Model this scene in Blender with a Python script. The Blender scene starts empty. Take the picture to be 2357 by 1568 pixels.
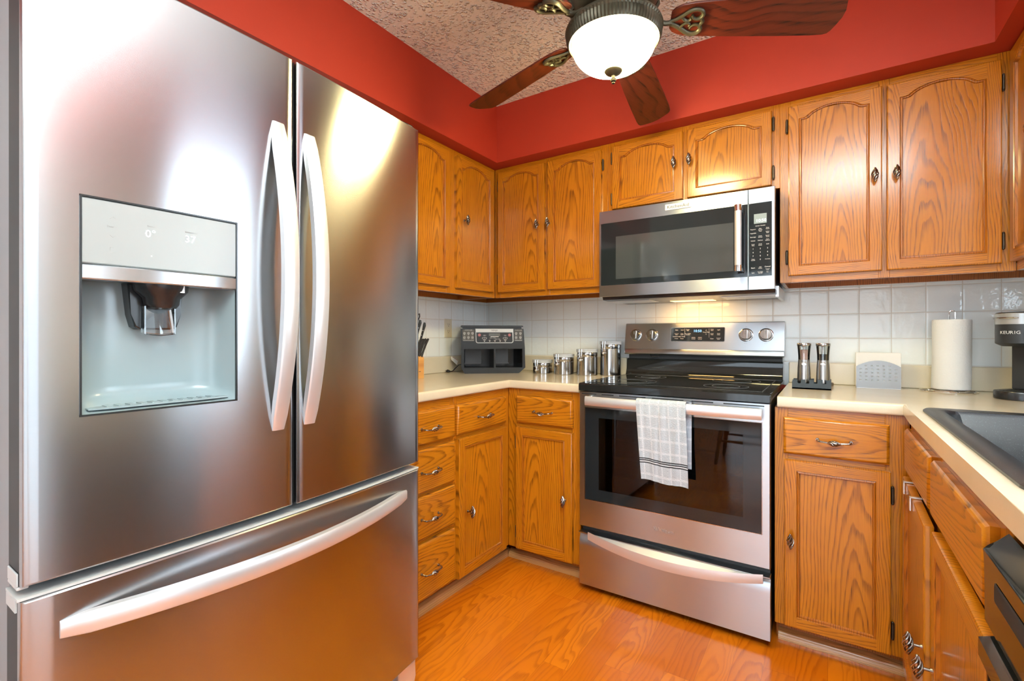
import bpy, bmesh, math, random
from mathutils import Vector, Matrix
random.seed(7)
SC = bpy.context.scene
COL = SC.collection
R = math.radians
PI = math.pi

# ------------------------------------------------------------------ camera
cam_d = bpy.data.cameras.new('camera')
cam = bpy.data.objects.new('camera', cam_d); COL.objects.link(cam)
cam.location = (0, 0, 1.1345)
cam.rotation_euler = (R(90), 0, 0.5827)
cam_d.sensor_width = 36; cam_d.lens = 1102.75 / 2357 * 36
cam_d.shift_y = -10.77 / 2357
cam_d.clip_start = 0.01
SC.camera = cam

# ------------------------------------------------------------------ exposure, world, large lights
SC.view_settings.view_transform = 'Standard'
SC.view_settings.look = 'None'
SC.view_settings.gamma = 1
SC.view_settings.use_curve_mapping = False
SC.view_settings.exposure = 0.0
W = bpy.data.worlds.new('daylight'); SC.world = W; W.use_nodes = True
W.node_tree.nodes['Background'].inputs[0].default_value = (0.80, 0.90, 1.0, 1)
W.node_tree.nodes['Background'].inputs[1].default_value = 1.5

def area(name, loc, target, sx, sy, power, color=(1, 1, 1), spread=180):
    l = bpy.data.lights.new(name, 'AREA'); l.shape = 'RECTANGLE'; l.size = sx; l.size_y = sy
    l.energy = power; l.color = color; l.spread = R(spread)
    o = bpy.data.objects.new(name, l); COL.objects.link(o); o.location = loc
    d = Vector(target) - Vector(loc); o.rotation_euler = d.to_track_quat('-Z', 'Y').to_euler()
    return o
area('window_daylight', (0.90, 1.30, 1.52), (-1, 1.30, 1.40), 0.55, 0.90, 17, (0.72, 0.87, 1.0))
area('patio_daylight', (0.90, -0.45, 1.05), (-1, -0.45, 0.95), 1.60, 2.0, 9, (0.88, 0.95, 1.0))
area('rear_fill_light', (-0.2, -3.25, 1.12), (-0.2, 0, 1.1), 1.9, 1.9, 44, (0.74, 0.88, 1.0))  # soft fill added behind the camera, sized for even light
area('bounced_flash', (0.22, -0.22, 1.80), (0.24, -0.14, 2.44), 0.30, 0.30, 200, (0.76, 0.91, 1.0), 125)

# ------------------------------------------------------------------ node helpers
class NT:
    def __init__(s, name):
        s.m = bpy.data.materials.new(name); s.m.use_nodes = True
        s.t = s.m.node_tree; s.b = s.t.nodes['Principled BSDF']; s.out = s.t.nodes['Material Output']
    def n(s, typ, **kw):
        n = s.t.nodes.new(typ)
        for k, v in kw.items(): setattr(n, k, v)
        return n
    def put(s, sock, v):
        if isinstance(v, bpy.types.NodeSocket): s.t.links.new(v, sock)
        elif v is not None: sock.default_value = v
    def math(s, op, a, b=None, c=None):
        n = s.n('ShaderNodeMath', operation=op)
        s.put(n.inputs[0], a)
        if b is not None: s.put(n.inputs[1], b)
        if c is not None: s.put(n.inputs[2], c)
        return n.outputs[0]
    def sep(s, v):
        n = s.n('ShaderNodeSeparateXYZ'); s.put(n.inputs[0], v); return n.outputs
    def comb(s, x=0., y=0., z=0.):
        n = s.n('ShaderNodeCombineXYZ')
        for i, v in enumerate((x, y, z)): s.put(n.inputs[i], v)
        return n.outputs[0]
    def noise(s, vec, scale=1., detail=2., rough=.5, dist=0.):
        n = s.n('ShaderNodeTexNoise'); s.put(n.inputs['Vector'], vec)
        n.inputs['Scale'].default_value = scale; n.inputs['Detail'].default_value = detail
        n.inputs['Roughness'].default_value = rough; n.inputs['Distortion'].default_value = dist
        return n.outputs['Fac']
    def white(s, vec):
        n = s.n('ShaderNodeTexWhiteNoise', noise_dimensions='3D'); s.put(n.inputs['Vector'], vec); return n.outputs[0]
    def ramp(s, f, stops, interp='LINEAR'):
        n = s.n('ShaderNodeValToRGB'); s.put(n.inputs[0], f); cr = n.color_ramp; cr.interpolation = interp
        while len(cr.elements) < len(stops): cr.elements.new(.5)
        for e, (p, c) in zip(cr.elements, stops):
            e.position = p; e.color = (c[0], c[1], c[2], 1) if len(c) >= 3 else (c[0],) * 3 + (1,)
        return n.outputs[0]
    def mix(s, f, a, b, mode='MIX'):
        n = s.n('ShaderNodeMix', data_type='RGBA', blend_type=mode)
        s.put(n.inputs[0], f); s.put(n.inputs[6], a if not isinstance(a, tuple) else (*a, 1)); s.put(n.inputs[7], b if not isinstance(b, tuple) else (*b, 1))
        return n.outputs[2]
    def bump(s, hgt, strength=.2, dist=.01):
        n = s.n('ShaderNodeBump'); n.inputs['Strength'].default_value = strength; n.inputs['Distance'].default_value = dist
        s.put(n.inputs['Height'], hgt); s.t.links.new(n.outputs[0], s.b.inputs['Normal']); return n
    def obj(s): return s.n('ShaderNodeTexCoord').outputs['Object']
    def uv(s): return s.n('ShaderNodeTexCoord').outputs['UV']
    def rnd(s): return s.n('ShaderNodeObjectInfo').outputs['Random']
    def pos(s): return s.n('ShaderNodeNewGeometry').outputs['Position']
    def set(s, **kw):
        for k, v in kw.items(): s.put(s.b.inputs[k.replace('_', ' ')], v if not isinstance(v, tuple) or len(v) != 3 else (*v, 1))
        return s

def plain(name, col, rough=.5, metal=0., spec=.5, mottle=0., **kw):
    s = NT(name); s.set(Roughness=rough, Metallic=metal)
    s.b.inputs['Specular IOR Level'].default_value = spec
    if mottle:
        f = s.noise(s.obj(), 6., 4.)
        d = tuple(c * (1 - mottle) for c in col); l = tuple(min(1, c * (1 + mottle)) for c in col)
        s.set(Base_Color=s.mix(f, d, l))
    else: s.set(Base_Color=col)
    for k, v in kw.items(): s.set(**{k: v})
    return s.m

def glow(name, col, strength):
    s = NT(name); s.set(Base_Color=col, Roughness=.4)
    s.b.inputs['Emission Color'].default_value = (*col, 1); s.b.inputs['Emission Strength'].default_value = strength
    return s.m

OAK_L, OAK_M, OAK_D = (0.56, 0.205, 0.006), (0.44, 0.135, 0.003), (0.090, 0.020, 0.001)
def oak(name, horiz=False, cath=True, light=OAK_L, mid=OAK_M, dark=OAK_D, rough=.30, freq=100., coat=.7):
    s = NT(name)
    x, y, z = s.sep(s.obj()); rn = s.rnd()
    ac, al = (z, x) if horiz else (x, z)
    r10 = s.math('MULTIPLY', rn, 37.)
    big = s.math('SUBTRACT', s.noise(s.comb(s.math('MULTIPLY', ac, 7.), s.math('MULTIPLY', al, 1.6), r10), 1., 2.), .5)
    xo = s.math('MULTIPLY', s.math('SUBTRACT', s.math('FRACT', s.math('MULTIPLY', rn, 7.31)), .5), .17)
    if not cath: xo = s.math('ADD', xo, .16)
    u = s.math('ADD', s.math('ADD', ac, xo), s.math('MULTIPLY', big, .085))
    v = s.math('ADD', s.math('MULTIPLY', s.math('ADD', al, .62), .085), s.math('MULTIPLY', big, .05))
    d = s.math('SQRT', s.math('ADD', s.math('MULTIPLY', u, u), s.math('MULTIPLY', v, v)))
    fine = s.noise(s.comb(s.math('MULTIPLY', ac, 48.), s.math('MULTIPLY', al, 4.5), r10), 1., 3.)
    ring = s.math('FRACT', s.math('ADD', s.math('MULTIPLY', d, freq if cath else freq * 1.5), s.math('MULTIPLY', fine, 1.1)))
    band = s.ramp(ring, [(0, (0.,)), (.52, (.05,)), (.78, (.85,)), (.90, (1.,)), (1, (0.,))])
    por = s.noise(s.comb(s.math('MULTIPLY', ac, 620.), s.math('MULTIPLY', al, 11.), r10), 1., 2.)
    pm = s.ramp(por, [(.50, (0.,)), (.66, (1.,))])
    tone = s.noise(s.comb(s.math('MULTIPLY', ac, 30.), s.math('MULTIPLY', al, 1.3), s.math('ADD', r10, 5.)), 1., 2.)
    base = s.mix(tone, mid, light)
    f = s.math('MULTIPLY', band, s.math('ADD', s.math('MULTIPLY', pm, .45), .42))
    f = s.math('ADD', f, s.math('MULTIPLY', pm, .16))
    s.set(Base_Color=s.mix(f, base, dark), Roughness=rough)
    s.b.inputs['Coat Weight'].default_value = coat; s.b.inputs['Coat Roughness'].default_value = .15; s.b.inputs['Specular IOR Level'].default_value = .3
    s.bump(s.math('MULTIPLY', f, -1.), .10, .004)
    return s.m

M = {}
M['oak_v'] = oak('oak_vertical', cath=False)
M['oak_h'] = oak('oak_horizontal', True, False)
M['oak_p'] = oak('oak_panel', False, True)
M['oak_d'] = oak('oak_drawer', True, True, freq=125.)
M['oak_l'] = oak('oak_routed_lip', cath=False, light=(.44, .140, .008), mid=(.36, .100, .005))  # darker stain tone, partly painting in the groove's shadow line
M['oak_b'] = oak('oak_body', cath=False, mid=(.36, .11, .012), light=(.42, .13, .014))
M['oak_t'] = oak('oak_trim_pale', True, False, light=(.62, .33, .12), mid=(.50, .24, .075), dark=(.26, .09, .02))
M['rose'] = oak('rosewood_blade', True, True, light=(.115, .017, .006), mid=(.070, .010, .004), dark=(.016, .003, .002), rough=.42, freq=115., coat=.15)
M['block'] = oak('pale_block_wood', False, False, light=(.80, .42, .13), mid=(.72, .34, .09), dark=(.5, .2, .05), coat=.1)
M['chairwood'] = oak('chair_wood', False, False, light=(.42, .20, .07), mid=(.34, .15, .05), dark=(.18, .07, .02))

def mk_red():
    s = NT('red_wall_paint'); p = s.pos()
    f = s.noise(p, 2.2, 5., .6)
    s.set(Base_Color=s.mix(f, (.36, .021, .004), (.43, .030, .007)), Roughness=.62)
    s.bump(s.noise(p, 180., 2.), .08, .002); return s.m
M['red'] = mk_red()
def mk_ceil():
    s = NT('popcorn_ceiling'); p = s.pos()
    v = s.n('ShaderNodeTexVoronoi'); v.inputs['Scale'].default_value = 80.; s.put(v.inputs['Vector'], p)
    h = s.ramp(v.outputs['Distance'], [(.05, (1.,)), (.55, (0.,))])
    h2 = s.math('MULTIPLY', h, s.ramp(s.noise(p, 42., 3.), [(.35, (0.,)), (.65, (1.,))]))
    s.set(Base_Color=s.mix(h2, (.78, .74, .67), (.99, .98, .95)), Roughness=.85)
    s.bump(h2, 1., .014); return s.m
M['ceil'] = mk_ceil()
M['white'] = plain('white_wall_paint', (.80, .79, .77), .6, mottle=.02)
M['greige'] = plain('greige_wall_paint', (.52, .45, .41), .6, mottle=.03)
M['oldgrey'] = plain('grey_wall_paint', (.62, .62, .60), .6, mottle=.03)

def mk_floor():
    s = NT('laminate_floor'); x, y, z = s.sep(s.pos())
    w, L = .092, .62
    xi = s.math('FLOOR', s.math('DIVIDE', x, w))
    off = s.math('MULTIPLY', s.white(s.comb(xi, 3.1, 0.)), 5.)
    yy = s.math('ADD', y, off)
    yi = s.math('FLOOR', s.math('DIVIDE', yy, L))
    rn = s.white(s.comb(xi, yi, 7.7)); rn2 = s.white(s.comb(xi, yi, 1.3))
    lx = s.math('SUBTRACT', s.math('SUBTRACT', x, s.math('MULTIPLY', xi, w)), w / 2)
    ly = s.math('SUBTRACT', yy, s.math('MULTIPLY', yi, L))
    r10 = s.math('MULTIPLY', rn, 53.)
    big = s.math('SUBTRACT', s.noise(s.comb(s.math('MULTIPLY', lx, 11.), s.math('MULTIPLY', ly, 2.6), r10), 1., 2.), .5)
    u = s.math('ADD', s.math('ADD', lx, s.math('MULTIPLY', s.math('SUBTRACT', rn2, .5), .13)), s.math('MULTIPLY', big, .10))
    v = s.math('ADD', s.math('MULTIPLY', s.math('ADD', ly, s.math('MULTIPLY', rn, .5)), .09), s.math('MULTIPLY', big, .05))
    d = s.math('SQRT', s.math('ADD', s.math('MULTIPLY', u, u), s.math('MULTIPLY', v, v)))
    fine = s.noise(s.comb(s.math('MULTIPLY', lx, 60.), s.math('MULTIPLY', ly, 4.), r10), 1., 2.)
    ring = s.math('FRACT', s.math('ADD', s.math('MULTIPLY', d, 78.), s.math('MULTIPLY', fine, .5)))
    band = s.ramp(ring, [(0, (0.,)), (.45, (.08,)), (.74, (.9,)), (.86, (1.,)), (1, (0.,))])
    por = s.ramp(s.noise(s.comb(s.math('MULTIPLY', lx, 500.), s.math('MULTIPLY', ly, 14.), r10), 1., 2.), [(.48, (0.,)), (.66, (1.,))])
    f = s.math('MULTIPLY', band, s.math('ADD', s.math('MULTIPLY', por, .3), .42))
    base = s.mix(rn2, (.54, .125, .003), (.68, .185, .006))
    f = s.math('MULTIPLY', f, s.math('ADD', .35, s.math('MULTIPLY', rn, .65)))
    c = s.mix(f, base, (.26, .046, .003))
    ex = s.math('LESS_THAN', s.math('SUBTRACT', w / 2, s.math('ABSOLUTE', lx)), .0008)
    ey = s.math('LESS_THAN', ly, .0016)
    c = s.mix(s.math('MULTIPLY', s.math('MAXIMUM', ex, ey), .35), c, (.16, .03, .004))
    s.set(Base_Color=c, Roughness=.22); s.b.inputs['Coat Weight'].default_value = .3; s.b.inputs['Coat Roughness'].default_value = .12
    s.bump(f, .05, .003); return s.m
M['floor'] = mk_floor()

def mk_tile(name, axis, o0):
    s = NT(name); x, y, z = s.sep(s.pos()); a = x if axis == 'x' else y
    P, Q = .1131, .1103
    fa = s.math('FRACT', s.math('ADD', s.math('DIVIDE', s.math('SUBTRACT', a, o0), P), 50.))
    fz = s.math('FRACT', s.math('ADD', s.math('DIVIDE', s.math('SUBTRACT', z, 1.1230), Q), 50.))
    da = s.math('MULTIPLY', s.math('MINIMUM', fa, s.math('SUBTRACT', 1., fa)), P)
    dz = s.math('MULTIPLY', s.math('MINIMUM', fz, s.math('SUBTRACT', 1., fz)), Q)
    dm = s.math('MINIMUM', da, dz)
    g = s.ramp(s.math('DIVIDE', dm, .004), [(.30, (1.,)), (.5, (0.,))])
    c = s.mix(g, (.86, .91, .925), (.68, .66, .62))
    s.set(Base_Color=c, Roughness=s.math('ADD', s.math('MULTIPLY', g, .5), .07))
    edge = s.ramp(s.math('DIVIDE', dm, .008), [(.1, (0.,)), (.9, (1.,))])
    wav = s.noise(s.pos(), 42., 2., .5)
    s.b.inputs['Specular IOR Level'].default_value = .35
    s.bump(s.math('ADD', edge, s.math('MULTIPLY', wav, 1.5)), .22, .003)
    return s.m
M['tile_x'] = mk_tile('white_tile_back', 'x', -1.9189)
M['tile_y'] = mk_tile('white_tile_left', 'y', 2.0407)

def mk_lam():
    s = NT('cream_laminate'); p = s.pos()
    f = s.noise(p, 9., 6., .65); g = s.noise(p, 300., 2.)
    c = s.mix(f, (.68, .60, .45), (.77, .71, .575))
    c = s.mix(s.math('MULTIPLY', g, .25), c, (.60, .48, .30))
    s.set(Base_Color=c, Roughness=.16); return s.m
M['lam'] = mk_lam()

def mk_steel(name, col, rough, brush=(1., 1., 300.), aniso=.85, bump=.03):
    s = NT(name); x, y, z = s.sep(s.obj())
    br = s.noise(s.comb(s.math('MULTIPLY', x, brush[0] * 4), s.math('MULTIPLY', y, brush[1] * 4), s.math('MULTIPLY', z, brush[2] * 4)), 1., 2.)
    d = tuple(c * .93 for c in col)
    s.set(Base_Color=s.mix(br, d, col), Metallic=1., Roughness=rough)
    s.b.inputs['Anisotropic'].default_value = aniso; s.b.inputs['Anisotropic Rotation'].default_value = .25
    tg = s.n('ShaderNodeTangent', direction_type='RADIAL', axis='Z'); s.put(s.b.inputs['Tangent'], tg.outputs[0])
    return s
M['steel'] = mk_steel('brushed_stainless', (.53, .58, .62), .29).m
M['steel_f'] = mk_steel('fridge_stainless', (.455, .468, .485), .22).m
M['satin'] = plain('satin_aluminium', (.80, .82, .84), .38, .7)
M['chrome'] = plain('chrome', (.82, .81, .80), .07, 1.)
M['chrome_s'] = plain('polished_steel', (.47, .46, .45), .14, 1.)
M['milled'] = plain('satin_steel', (.46, .45, .44), .27, 1.)
M['holder'] = plain('brushed_plate_steel', (.30, .295, .29), .36, 1.)
M['pewter'] = plain('antique_pewter', (.36, .33, .30), .26, 1.)
M['bronze'] = plain('dark_bronze_hinge', (.09, .07, .05), .4, .8)
M['antique'] = plain('antique_bronze', (.062, .054, .032), .42, .5, mottle=.25)
M['blackgl'] = plain('black_glass', (.012, .016, .019), .05)
M['blackpl'] = plain('black_plastic', (.022, .023, .025), .38)
M['blacksat'] = plain('black_satin', (.014, .014, .015), .25)
M['blackgloss'] = plain('black_gloss_enamel', (.012, .013, .013), .07)
M['charcoal'] = plain('charcoal_plastic', (.012, .0135, .015), .25)
M['darkgap'] = plain('dark_recess', (.012, .012, .013), .6)
M['greyenamel'] = plain('grey_textured_enamel', (.26, .27, .28), .5, spec=.3, mottle=.06)
M['darkside'] = plain('dark_gloss_side', (.022, .022, .023), .5, spec=.25)
M['liteplas'] = plain('pale_grey_plastic', (.56, .58, .57), .35)
M['recess'] = plain('grey_dispenser_plastic', (.25, .31, .325), .22)
M['panelglass'] = plain('silver_display_glass', (.29, .305, .30), .30)
M['digit'] = glow('pale_digits', (1., 1., 1.), .75)
M['digitblue'] = glow('blue_digits', (.18, .48, 1.), 1.6)
M['digitwhite'] = glow('white_digits', (.95, 1., 1.), 1.1)
M['ink'] = plain('white_print', (.80, .80, .80), .5)
M['inkdark'] = plain('dark_print', (.05, .045, .04), .4)
M['inkgrey'] = plain('grey_print', (.30, .29, .28), .4)
M['redprint'] = plain('red_print', (.35, .10, .10), .4)
M['ivory'] = plain('ivory_plastic', (.74, .68, .52), .3)
M['paper'] = plain('white_paper', (.86, .86, .85), .85)
M['graypanel'] = plain('silver_panel', (.50, .49, .46), .3, .6)
M['saltpink'] = plain('pink_salt', (.95, .50, .40), .6, mottle=.3)
M['pepper'] = plain('black_peppercorn', (.045, .030, .022), .6, mottle=.5)
M['lcd'] = glow('pale_lcd', (.20, .25, .26), .14)
M['tray'] = plain('slate_tray', (.030, .042, .052), .45)

def mk_glass(name, tint=(.95, .97, .97), mixf=.12, rough=.03):
    s = NT(name)
    tr = s.n('ShaderNodeBsdfTransparent'); tr.inputs[0].default_value = (*tint, 1)
    gl = s.n('ShaderNodeBsdfGlossy'); gl.inputs['Roughness'].default_value = rough
    fr = s.n('ShaderNodeFresnel'); fr.inputs[0].default_value = 1.5
    mx = s.n('ShaderNodeMixShader')
    s.put(mx.inputs[0], s.math('ADD', fr.outputs[0], mixf)); s.put(mx.inputs[1], tr.outputs[0]); s.put(mx.inputs[2], gl.outputs[0])
    s.t.links.new(mx.outputs[0], s.out.inputs[0]); return s.m
M['clear'] = mk_glass('clear_acrylic', (.93, .95, .95), .05)
M['pane'] = mk_glass('window_pane_glass', (.97, .98, .98), .0, .01)
M['oven'] = mk_glass('tinted_oven_glass', (.16, .15, .14), .02, .02)
M['mwin'] = mk_glass('tinted_microwave_glass', (.10, .11, .12), .05, .02)
def mk_towel():
    s = NT('grey_waffle_towel'); u, v, w = s.sep(s.uv())
    fu = s.math('FRACT', s.math('MULTIPLY', u, 5.3)); fv = s.math('FRACT', s.math('MULTIPLY', v, 13.))
    gu = s.math('LESS_THAN', s.math('ABSOLUTE', s.math('SUBTRACT', fu, .5)), .07)
    gv = s.math('LESS_THAN', s.math('ABSOLUTE', s.math('SUBTRACT', fv, .5)), .09)
    g = s.math('MAXIMUM', gu, gv)
    fz = s.noise(s.obj(), 260., 3.)
    base = s.mix(fz, (.42, .48, .55), (.51, .57, .64))
    c = s.mix(s.math('MULTIPLY', g, .7), base, (.66, .70, .76))
    st = None
    for v0 in (.862, .874, .889):
        a = s.math('LESS_THAN', s.math('ABSOLUTE', s.math('SUBTRACT', v, v0)), .0036)
        st = a if st is None else s.math('MAXIMUM', st, a)
    c = s.mix(st, c, (.02, .022, .028))
    s.set(Base_Color=c, Roughness=.95)
    s.bump(s.math('ADD', s.math('MULTIPLY', g, -.8), fz), .5, .004); return s.m
M['towel'] = mk_towel()
def mk_roll():
    s = NT('quilted_paper'); v = s.n('ShaderNodeTexVoronoi'); v.inputs['Scale'].default_value = 190.; s.put(v.inputs['Vector'], s.obj())
    s.set(Base_Color=(.80, .82, .84), Roughness=.9); s.bump(s.math('ADD', v.outputs['Distance'], s.noise(s.obj(), 20., 3.)), .25, .004); return s.m
M['roll'] = mk_roll()
def mk_sink():
    s = NT('black_granite_composite')
    f = s.ramp(s.noise(s.obj(), 900., 1.), [(.70, (0.,)), (.76, (1.,))])
    s.set(Base_Color=s.mix(f, (.010, .0125, .016), (.22, .25, .27)), Roughness=.34); return s.m
M['sink'] = mk_sink()
M['bowl'] = glow('frosted_lit_glass', (1., .84, .40), 92.)

# ------------------------------------------------------------------ mesh builder
class MB:
    def __init__(s): s.bm = bmesh.new(); s.uv = s.bm.loops.layers.uv.new('UVMap')
    def face(s, vs, m=0):
        try: f = s.bm.faces.new(vs)
        except ValueError: return None
        f.material_index = m; return f
    def vs(s, pts): return [s.bm.verts.new(p) for p in pts]
    def poly(s, pts, m=0): return s.face(s.vs(pts), m)
    def box(s, x0, x1, y0, y1, z0, z1, m=0, bev=0., seg=2):
        if x0 > x1: x0, x1 = x1, x0
        if y0 > y1: y0, y1 = y1, y0
        if z0 > z1: z0, z1 = z1, z0
        v = s.vs([(x, y, z) for x in (x0, x1) for y in (y0, y1) for z in (z0, z1)])
        fs = [s.face([v[i] for i in q], m) for q in ((0, 1, 3, 2), (4, 6, 7, 5), (0, 4, 5, 1), (2, 3, 7, 6), (0, 2, 6, 4), (1, 5, 7, 3))]
        if bev:
            es = list({e for f in fs for e in f.edges})
            r = bmesh.ops.bevel(s.bm, geom=es, offset=bev, segments=seg, affect='EDGES', profile=.5)
            for f in r['faces']: f.material_index = m
        return s
    def loft(s, rings, m=0, cap=True, closed=True):
        rv = [s.vs(r) for r in rings]; n = len(rings[0])
        for a, b in zip(rv, rv[1:]):
            for i in range(n if closed else n - 1):
                j = (i + 1) % n; s.face([a[i], a[j], b[j], b[i]], m)
        if cap and closed:
            s.face(list(reversed(rv[0])), m); s.face(rv[-1], m)
        return s
    def prism(s, poly, f3, w0, w1, m=0, bev=0., seg=2):
        a = s.vs([f3(u, v, w0) for u, v in poly]); b = s.vs([f3(u, v, w1) for u, v in poly]); n = len(poly)
        fs = [s.face(list(reversed(a)), m), s.face(b, m)] + [s.face([a[i], a[(i + 1) % n], b[(i + 1) % n], b[i]], m) for i in range(n)]
        if bev:
            es = list({e for f in fs[:2] if f for e in f.edges})
            r = bmesh.ops.bevel(s.bm, geom=es, offset=bev, segments=seg, affect='EDGES', profile=.5)
            for f in r['faces']: f.material_index = m
        return s
    def lathe(s, prof, cx=0., cy=0., seg=32, m=0, cap=True, frame=None):
        rings = []
        for r, z in prof:
            ring = []
            for i in range(seg):
                a = 2 * PI * i / seg; p = Vector((max(r, 1e-5) * math.cos(a), max(r, 1e-5) * math.sin(a), z))
                ring.append(frame @ p if frame else (p.x + cx, p.y + cy, p.z))
            rings.append(ring)
        return s.loft(rings, m, cap)
    def tube(s, pts, r, seg=8, m=0, cap=True, flat=1., up=None, loop=False):
        pts = [Vector(p) for p in pts]; n = len(pts); rings = []
        T = []
        for i in range(n):
            a = pts[(i - 1) % n] if (i > 0 or loop) else pts[i]; b = pts[(i + 1) % n] if (i < n - 1 or loop) else pts[i]
            T.append((b - a).normalized())
        u = Vector(up) if up else T[0].orthogonal()
        for i in range(n):
            t = T[i]; u = (u - t * u.dot(t)); u = u.normalized() if u.length > 1e-6 else t.orthogonal().normalized()
            v = t.cross(u); rr = r[i] if isinstance(r, (list, tuple)) else r
            rings.append([pts[i] + u * (rr * math.cos(2 * PI * k / seg)) + v * (rr * flat * math.sin(2 * PI * k / seg)) for k in range(seg)])
            if up: u = Vector(up)
        if loop: rings.append(rings[0])
        return s.loft(rings, m, cap and not loop)
    def cyl(s, p0, p1, r0, r1=None, seg=20, m=0):
        return s.tube([p0, p1], [r0, r0 if r1 is None else r1], seg, m)
    def sphere(s, c, r, m=0, seg=16, sc=(1, 1, 1)):
        prof = [(math.sin(PI * i / 10), -math.cos(PI * i / 10)) for i in range(11)]
        fr = Matrix.Translation(c) @ Matrix.Diagonal((r * sc[0], r * sc[1], r * sc[2], 1))
        return s.lathe(prof, seg=seg, m=m, frame=fr)
    def grid(s, fn, nu, nv, m=0):
        P = [[s.bm.verts.new(fn(i / nu, j / nv)) for j in range(nv + 1)] for i in range(nu + 1)]
        for i in range(nu):
            for j in range(nv):
                f = s.face([P[i][j], P[i + 1][j], P[i + 1][j + 1], P[i][j + 1]], m)
                if f:
                    for l, (a, b) in zip(f.loops, ((i, j), (i + 1, j), (i + 1, j + 1), (i, j + 1))): l[s.uv].uv = (a / nu, b / nv)
        return s
    def text(s, body, org, size, right=(1, 0, 0), up=(0, 0, 1), m=0, align='CENTER', depth=.0003, sx=1.):
        c = bpy.data.curves.new('t', 'FONT'); c.body = body; c.size = size; c.extrude = depth; c.align_x = align; c.align_y = 'CENTER'; c.resolution_u = 2
        o = bpy.data.objects.new('t', c); me = bpy.data.meshes.new_from_object(o)
        rt = Vector(right).normalized(); u = Vector(up).normalized(); nn = rt.cross(u)
        mat = Matrix((rt * sx, u, nn)).transposed().to_4x4(); mat.translation = Vector(org)
        me.transform(mat); k = len(s.bm.faces); s.bm.from_mesh(me); s.bm.faces.ensure_lookup_table()
        for f in s.bm.faces[k:]: f.material_index = m
        bpy.data.objects.remove(o); bpy.data.curves.remove(c); bpy.data.meshes.remove(me); return s

def smooth(pts, k=4):
    P = [Vector(p) for p in pts]; out = []
    for i in range(len(P) - 1):
        a, b_, c, d = P[max(i - 1, 0)], P[i], P[i + 1], P[min(i + 2, len(P) - 1)]
        for j in range(k):
            t = j / k; out.append(.5 * ((2 * b_) + (c - a) * t + (2 * a - 5 * b_ + 4 * c - d) * t * t + (3 * b_ - a - 3 * c + d) * t ** 3))
    return out + [P[-1]]
def tween(v, k=4): return [v[i] + (v[i + 1] - v[i]) * j / k for i in range(len(v) - 1) for j in range(k)] + [v[-1]]
OFF = {}
def finish(name, mb, mats, org, recalc=True, angle=40):
    bm = mb.bm
    if recalc: bmesh.ops.recalc_face_normals(bm, faces=bm.faces)
    for v in bm.verts: v.co -= org
    lim = R(angle); ar = {}
    for f in bm.faces: f.smooth = True; ar[f] = f.calc_area()
    for e in bm.edges:
        if len(e.link_faces) != 2: e.smooth = False; continue
        a_ = e.calc_face_angle(0.); f0, f1 = (ar[f] for f in e.link_faces)
        e.smooth = not (a_ > lim or (a_ > .06 and max(f0, f1) > 12 * max(min(f0, f1), 1e-12)))
    me = bpy.data.meshes.new(name); bm.to_mesh(me); bm.free()
    for m in (mats if isinstance(mats, (list, tuple)) else [mats]): me.materials.append(M[m] if isinstance(m, str) else m)
    o = bpy.data.objects.new(name, me); COL.objects.link(o); return o
def centre(mb):
    xs = [v.co for v in mb.bm.verts]
    return Vector([(min(p[i] for p in xs) + max(p[i] for p in xs)) / 2 for i in range(3)])
def props(o, label=None, cat=None, group=None, kind=None):
    if label: o['label'] = label
    if cat: o['category'] = cat
    if group: o['group'] = group
    if kind: o['kind'] = kind
    return o
class Thing:
    # geometry is given in a frame turned by rz about the world origin; base = the thing's foot in that frame
    def __init__(s, name, label, cat, base=(0, 0, 0), rz=0., group=None):
        s.rz = rz; s.base = Vector(base); s.rot = Matrix.Rotation(rz, 3, 'Z')
        s.o = bpy.data.objects.new(name, None); COL.objects.link(s.o); s.o.empty_display_size = .1
        s.o.location = s.rot @ s.base; s.o.rotation_euler = (0, 0, rz); OFF[s.o.name] = s.base
        props(s.o, label, cat, group)
    def part(s, name, mb, mats, parent=None, org=None, label=None, kind=None, angle=40, recalc=True):
        org = Vector(org) if org else centre(mb); p = parent or s.o
        o = finish(name, mb, mats, org, recalc, angle); o.parent = p; o.location = org - OFF[p.name]; OFF[o.name] = org
        return props(o, label, kind=kind)
    def inst(s, name, me, loc, parent=None, rot=(0, 0, 0), label=None):
        p = parent or s.o; o = bpy.data.objects.new(name, me); COL.objects.link(o); o.parent = p
        o.location = Vector(loc) - OFF[p.name]; o.rotation_euler = rot; OFF[o.name] = Vector(loc)
        return props(o, label)
def struct(name, mb, mats, angle=32):
    o = finish(name, mb, mats, Vector((0, 0, 0)), angle=angle); return props(o, kind='structure')
def single(name, mb, mats, label, cat, group=None, base=None, angle=32):
    c = centre(mb); zs = min(v.co.z for v in mb.bm.verts)
    org = Vector(base) if base else Vector((c.x, c.y, zs))
    o = finish(name, mb, mats, org, angle=angle); o.location = org; OFF[o.name] = org; return props(o, label, cat, group)

XZ = lambda u, v, w: (u, w, v)
XY = lambda u, v, w: (u, v, w)
def rrect(x0, x1, z0, z1, r, n=5):
    pts = []
    for cx, cz, a0 in ((x1 - r, z0 + r, -90), (x1 - r, z1 - r, 0), (x0 + r, z1 - r, 90), (x0 + r, z0 + r, 180)):
        for i in range(n + 1):
            a = R(a0 + 90 * i / n); pts.append((cx + r * math.cos(a), cz + r * math.sin(a)))
    return pts

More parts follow.
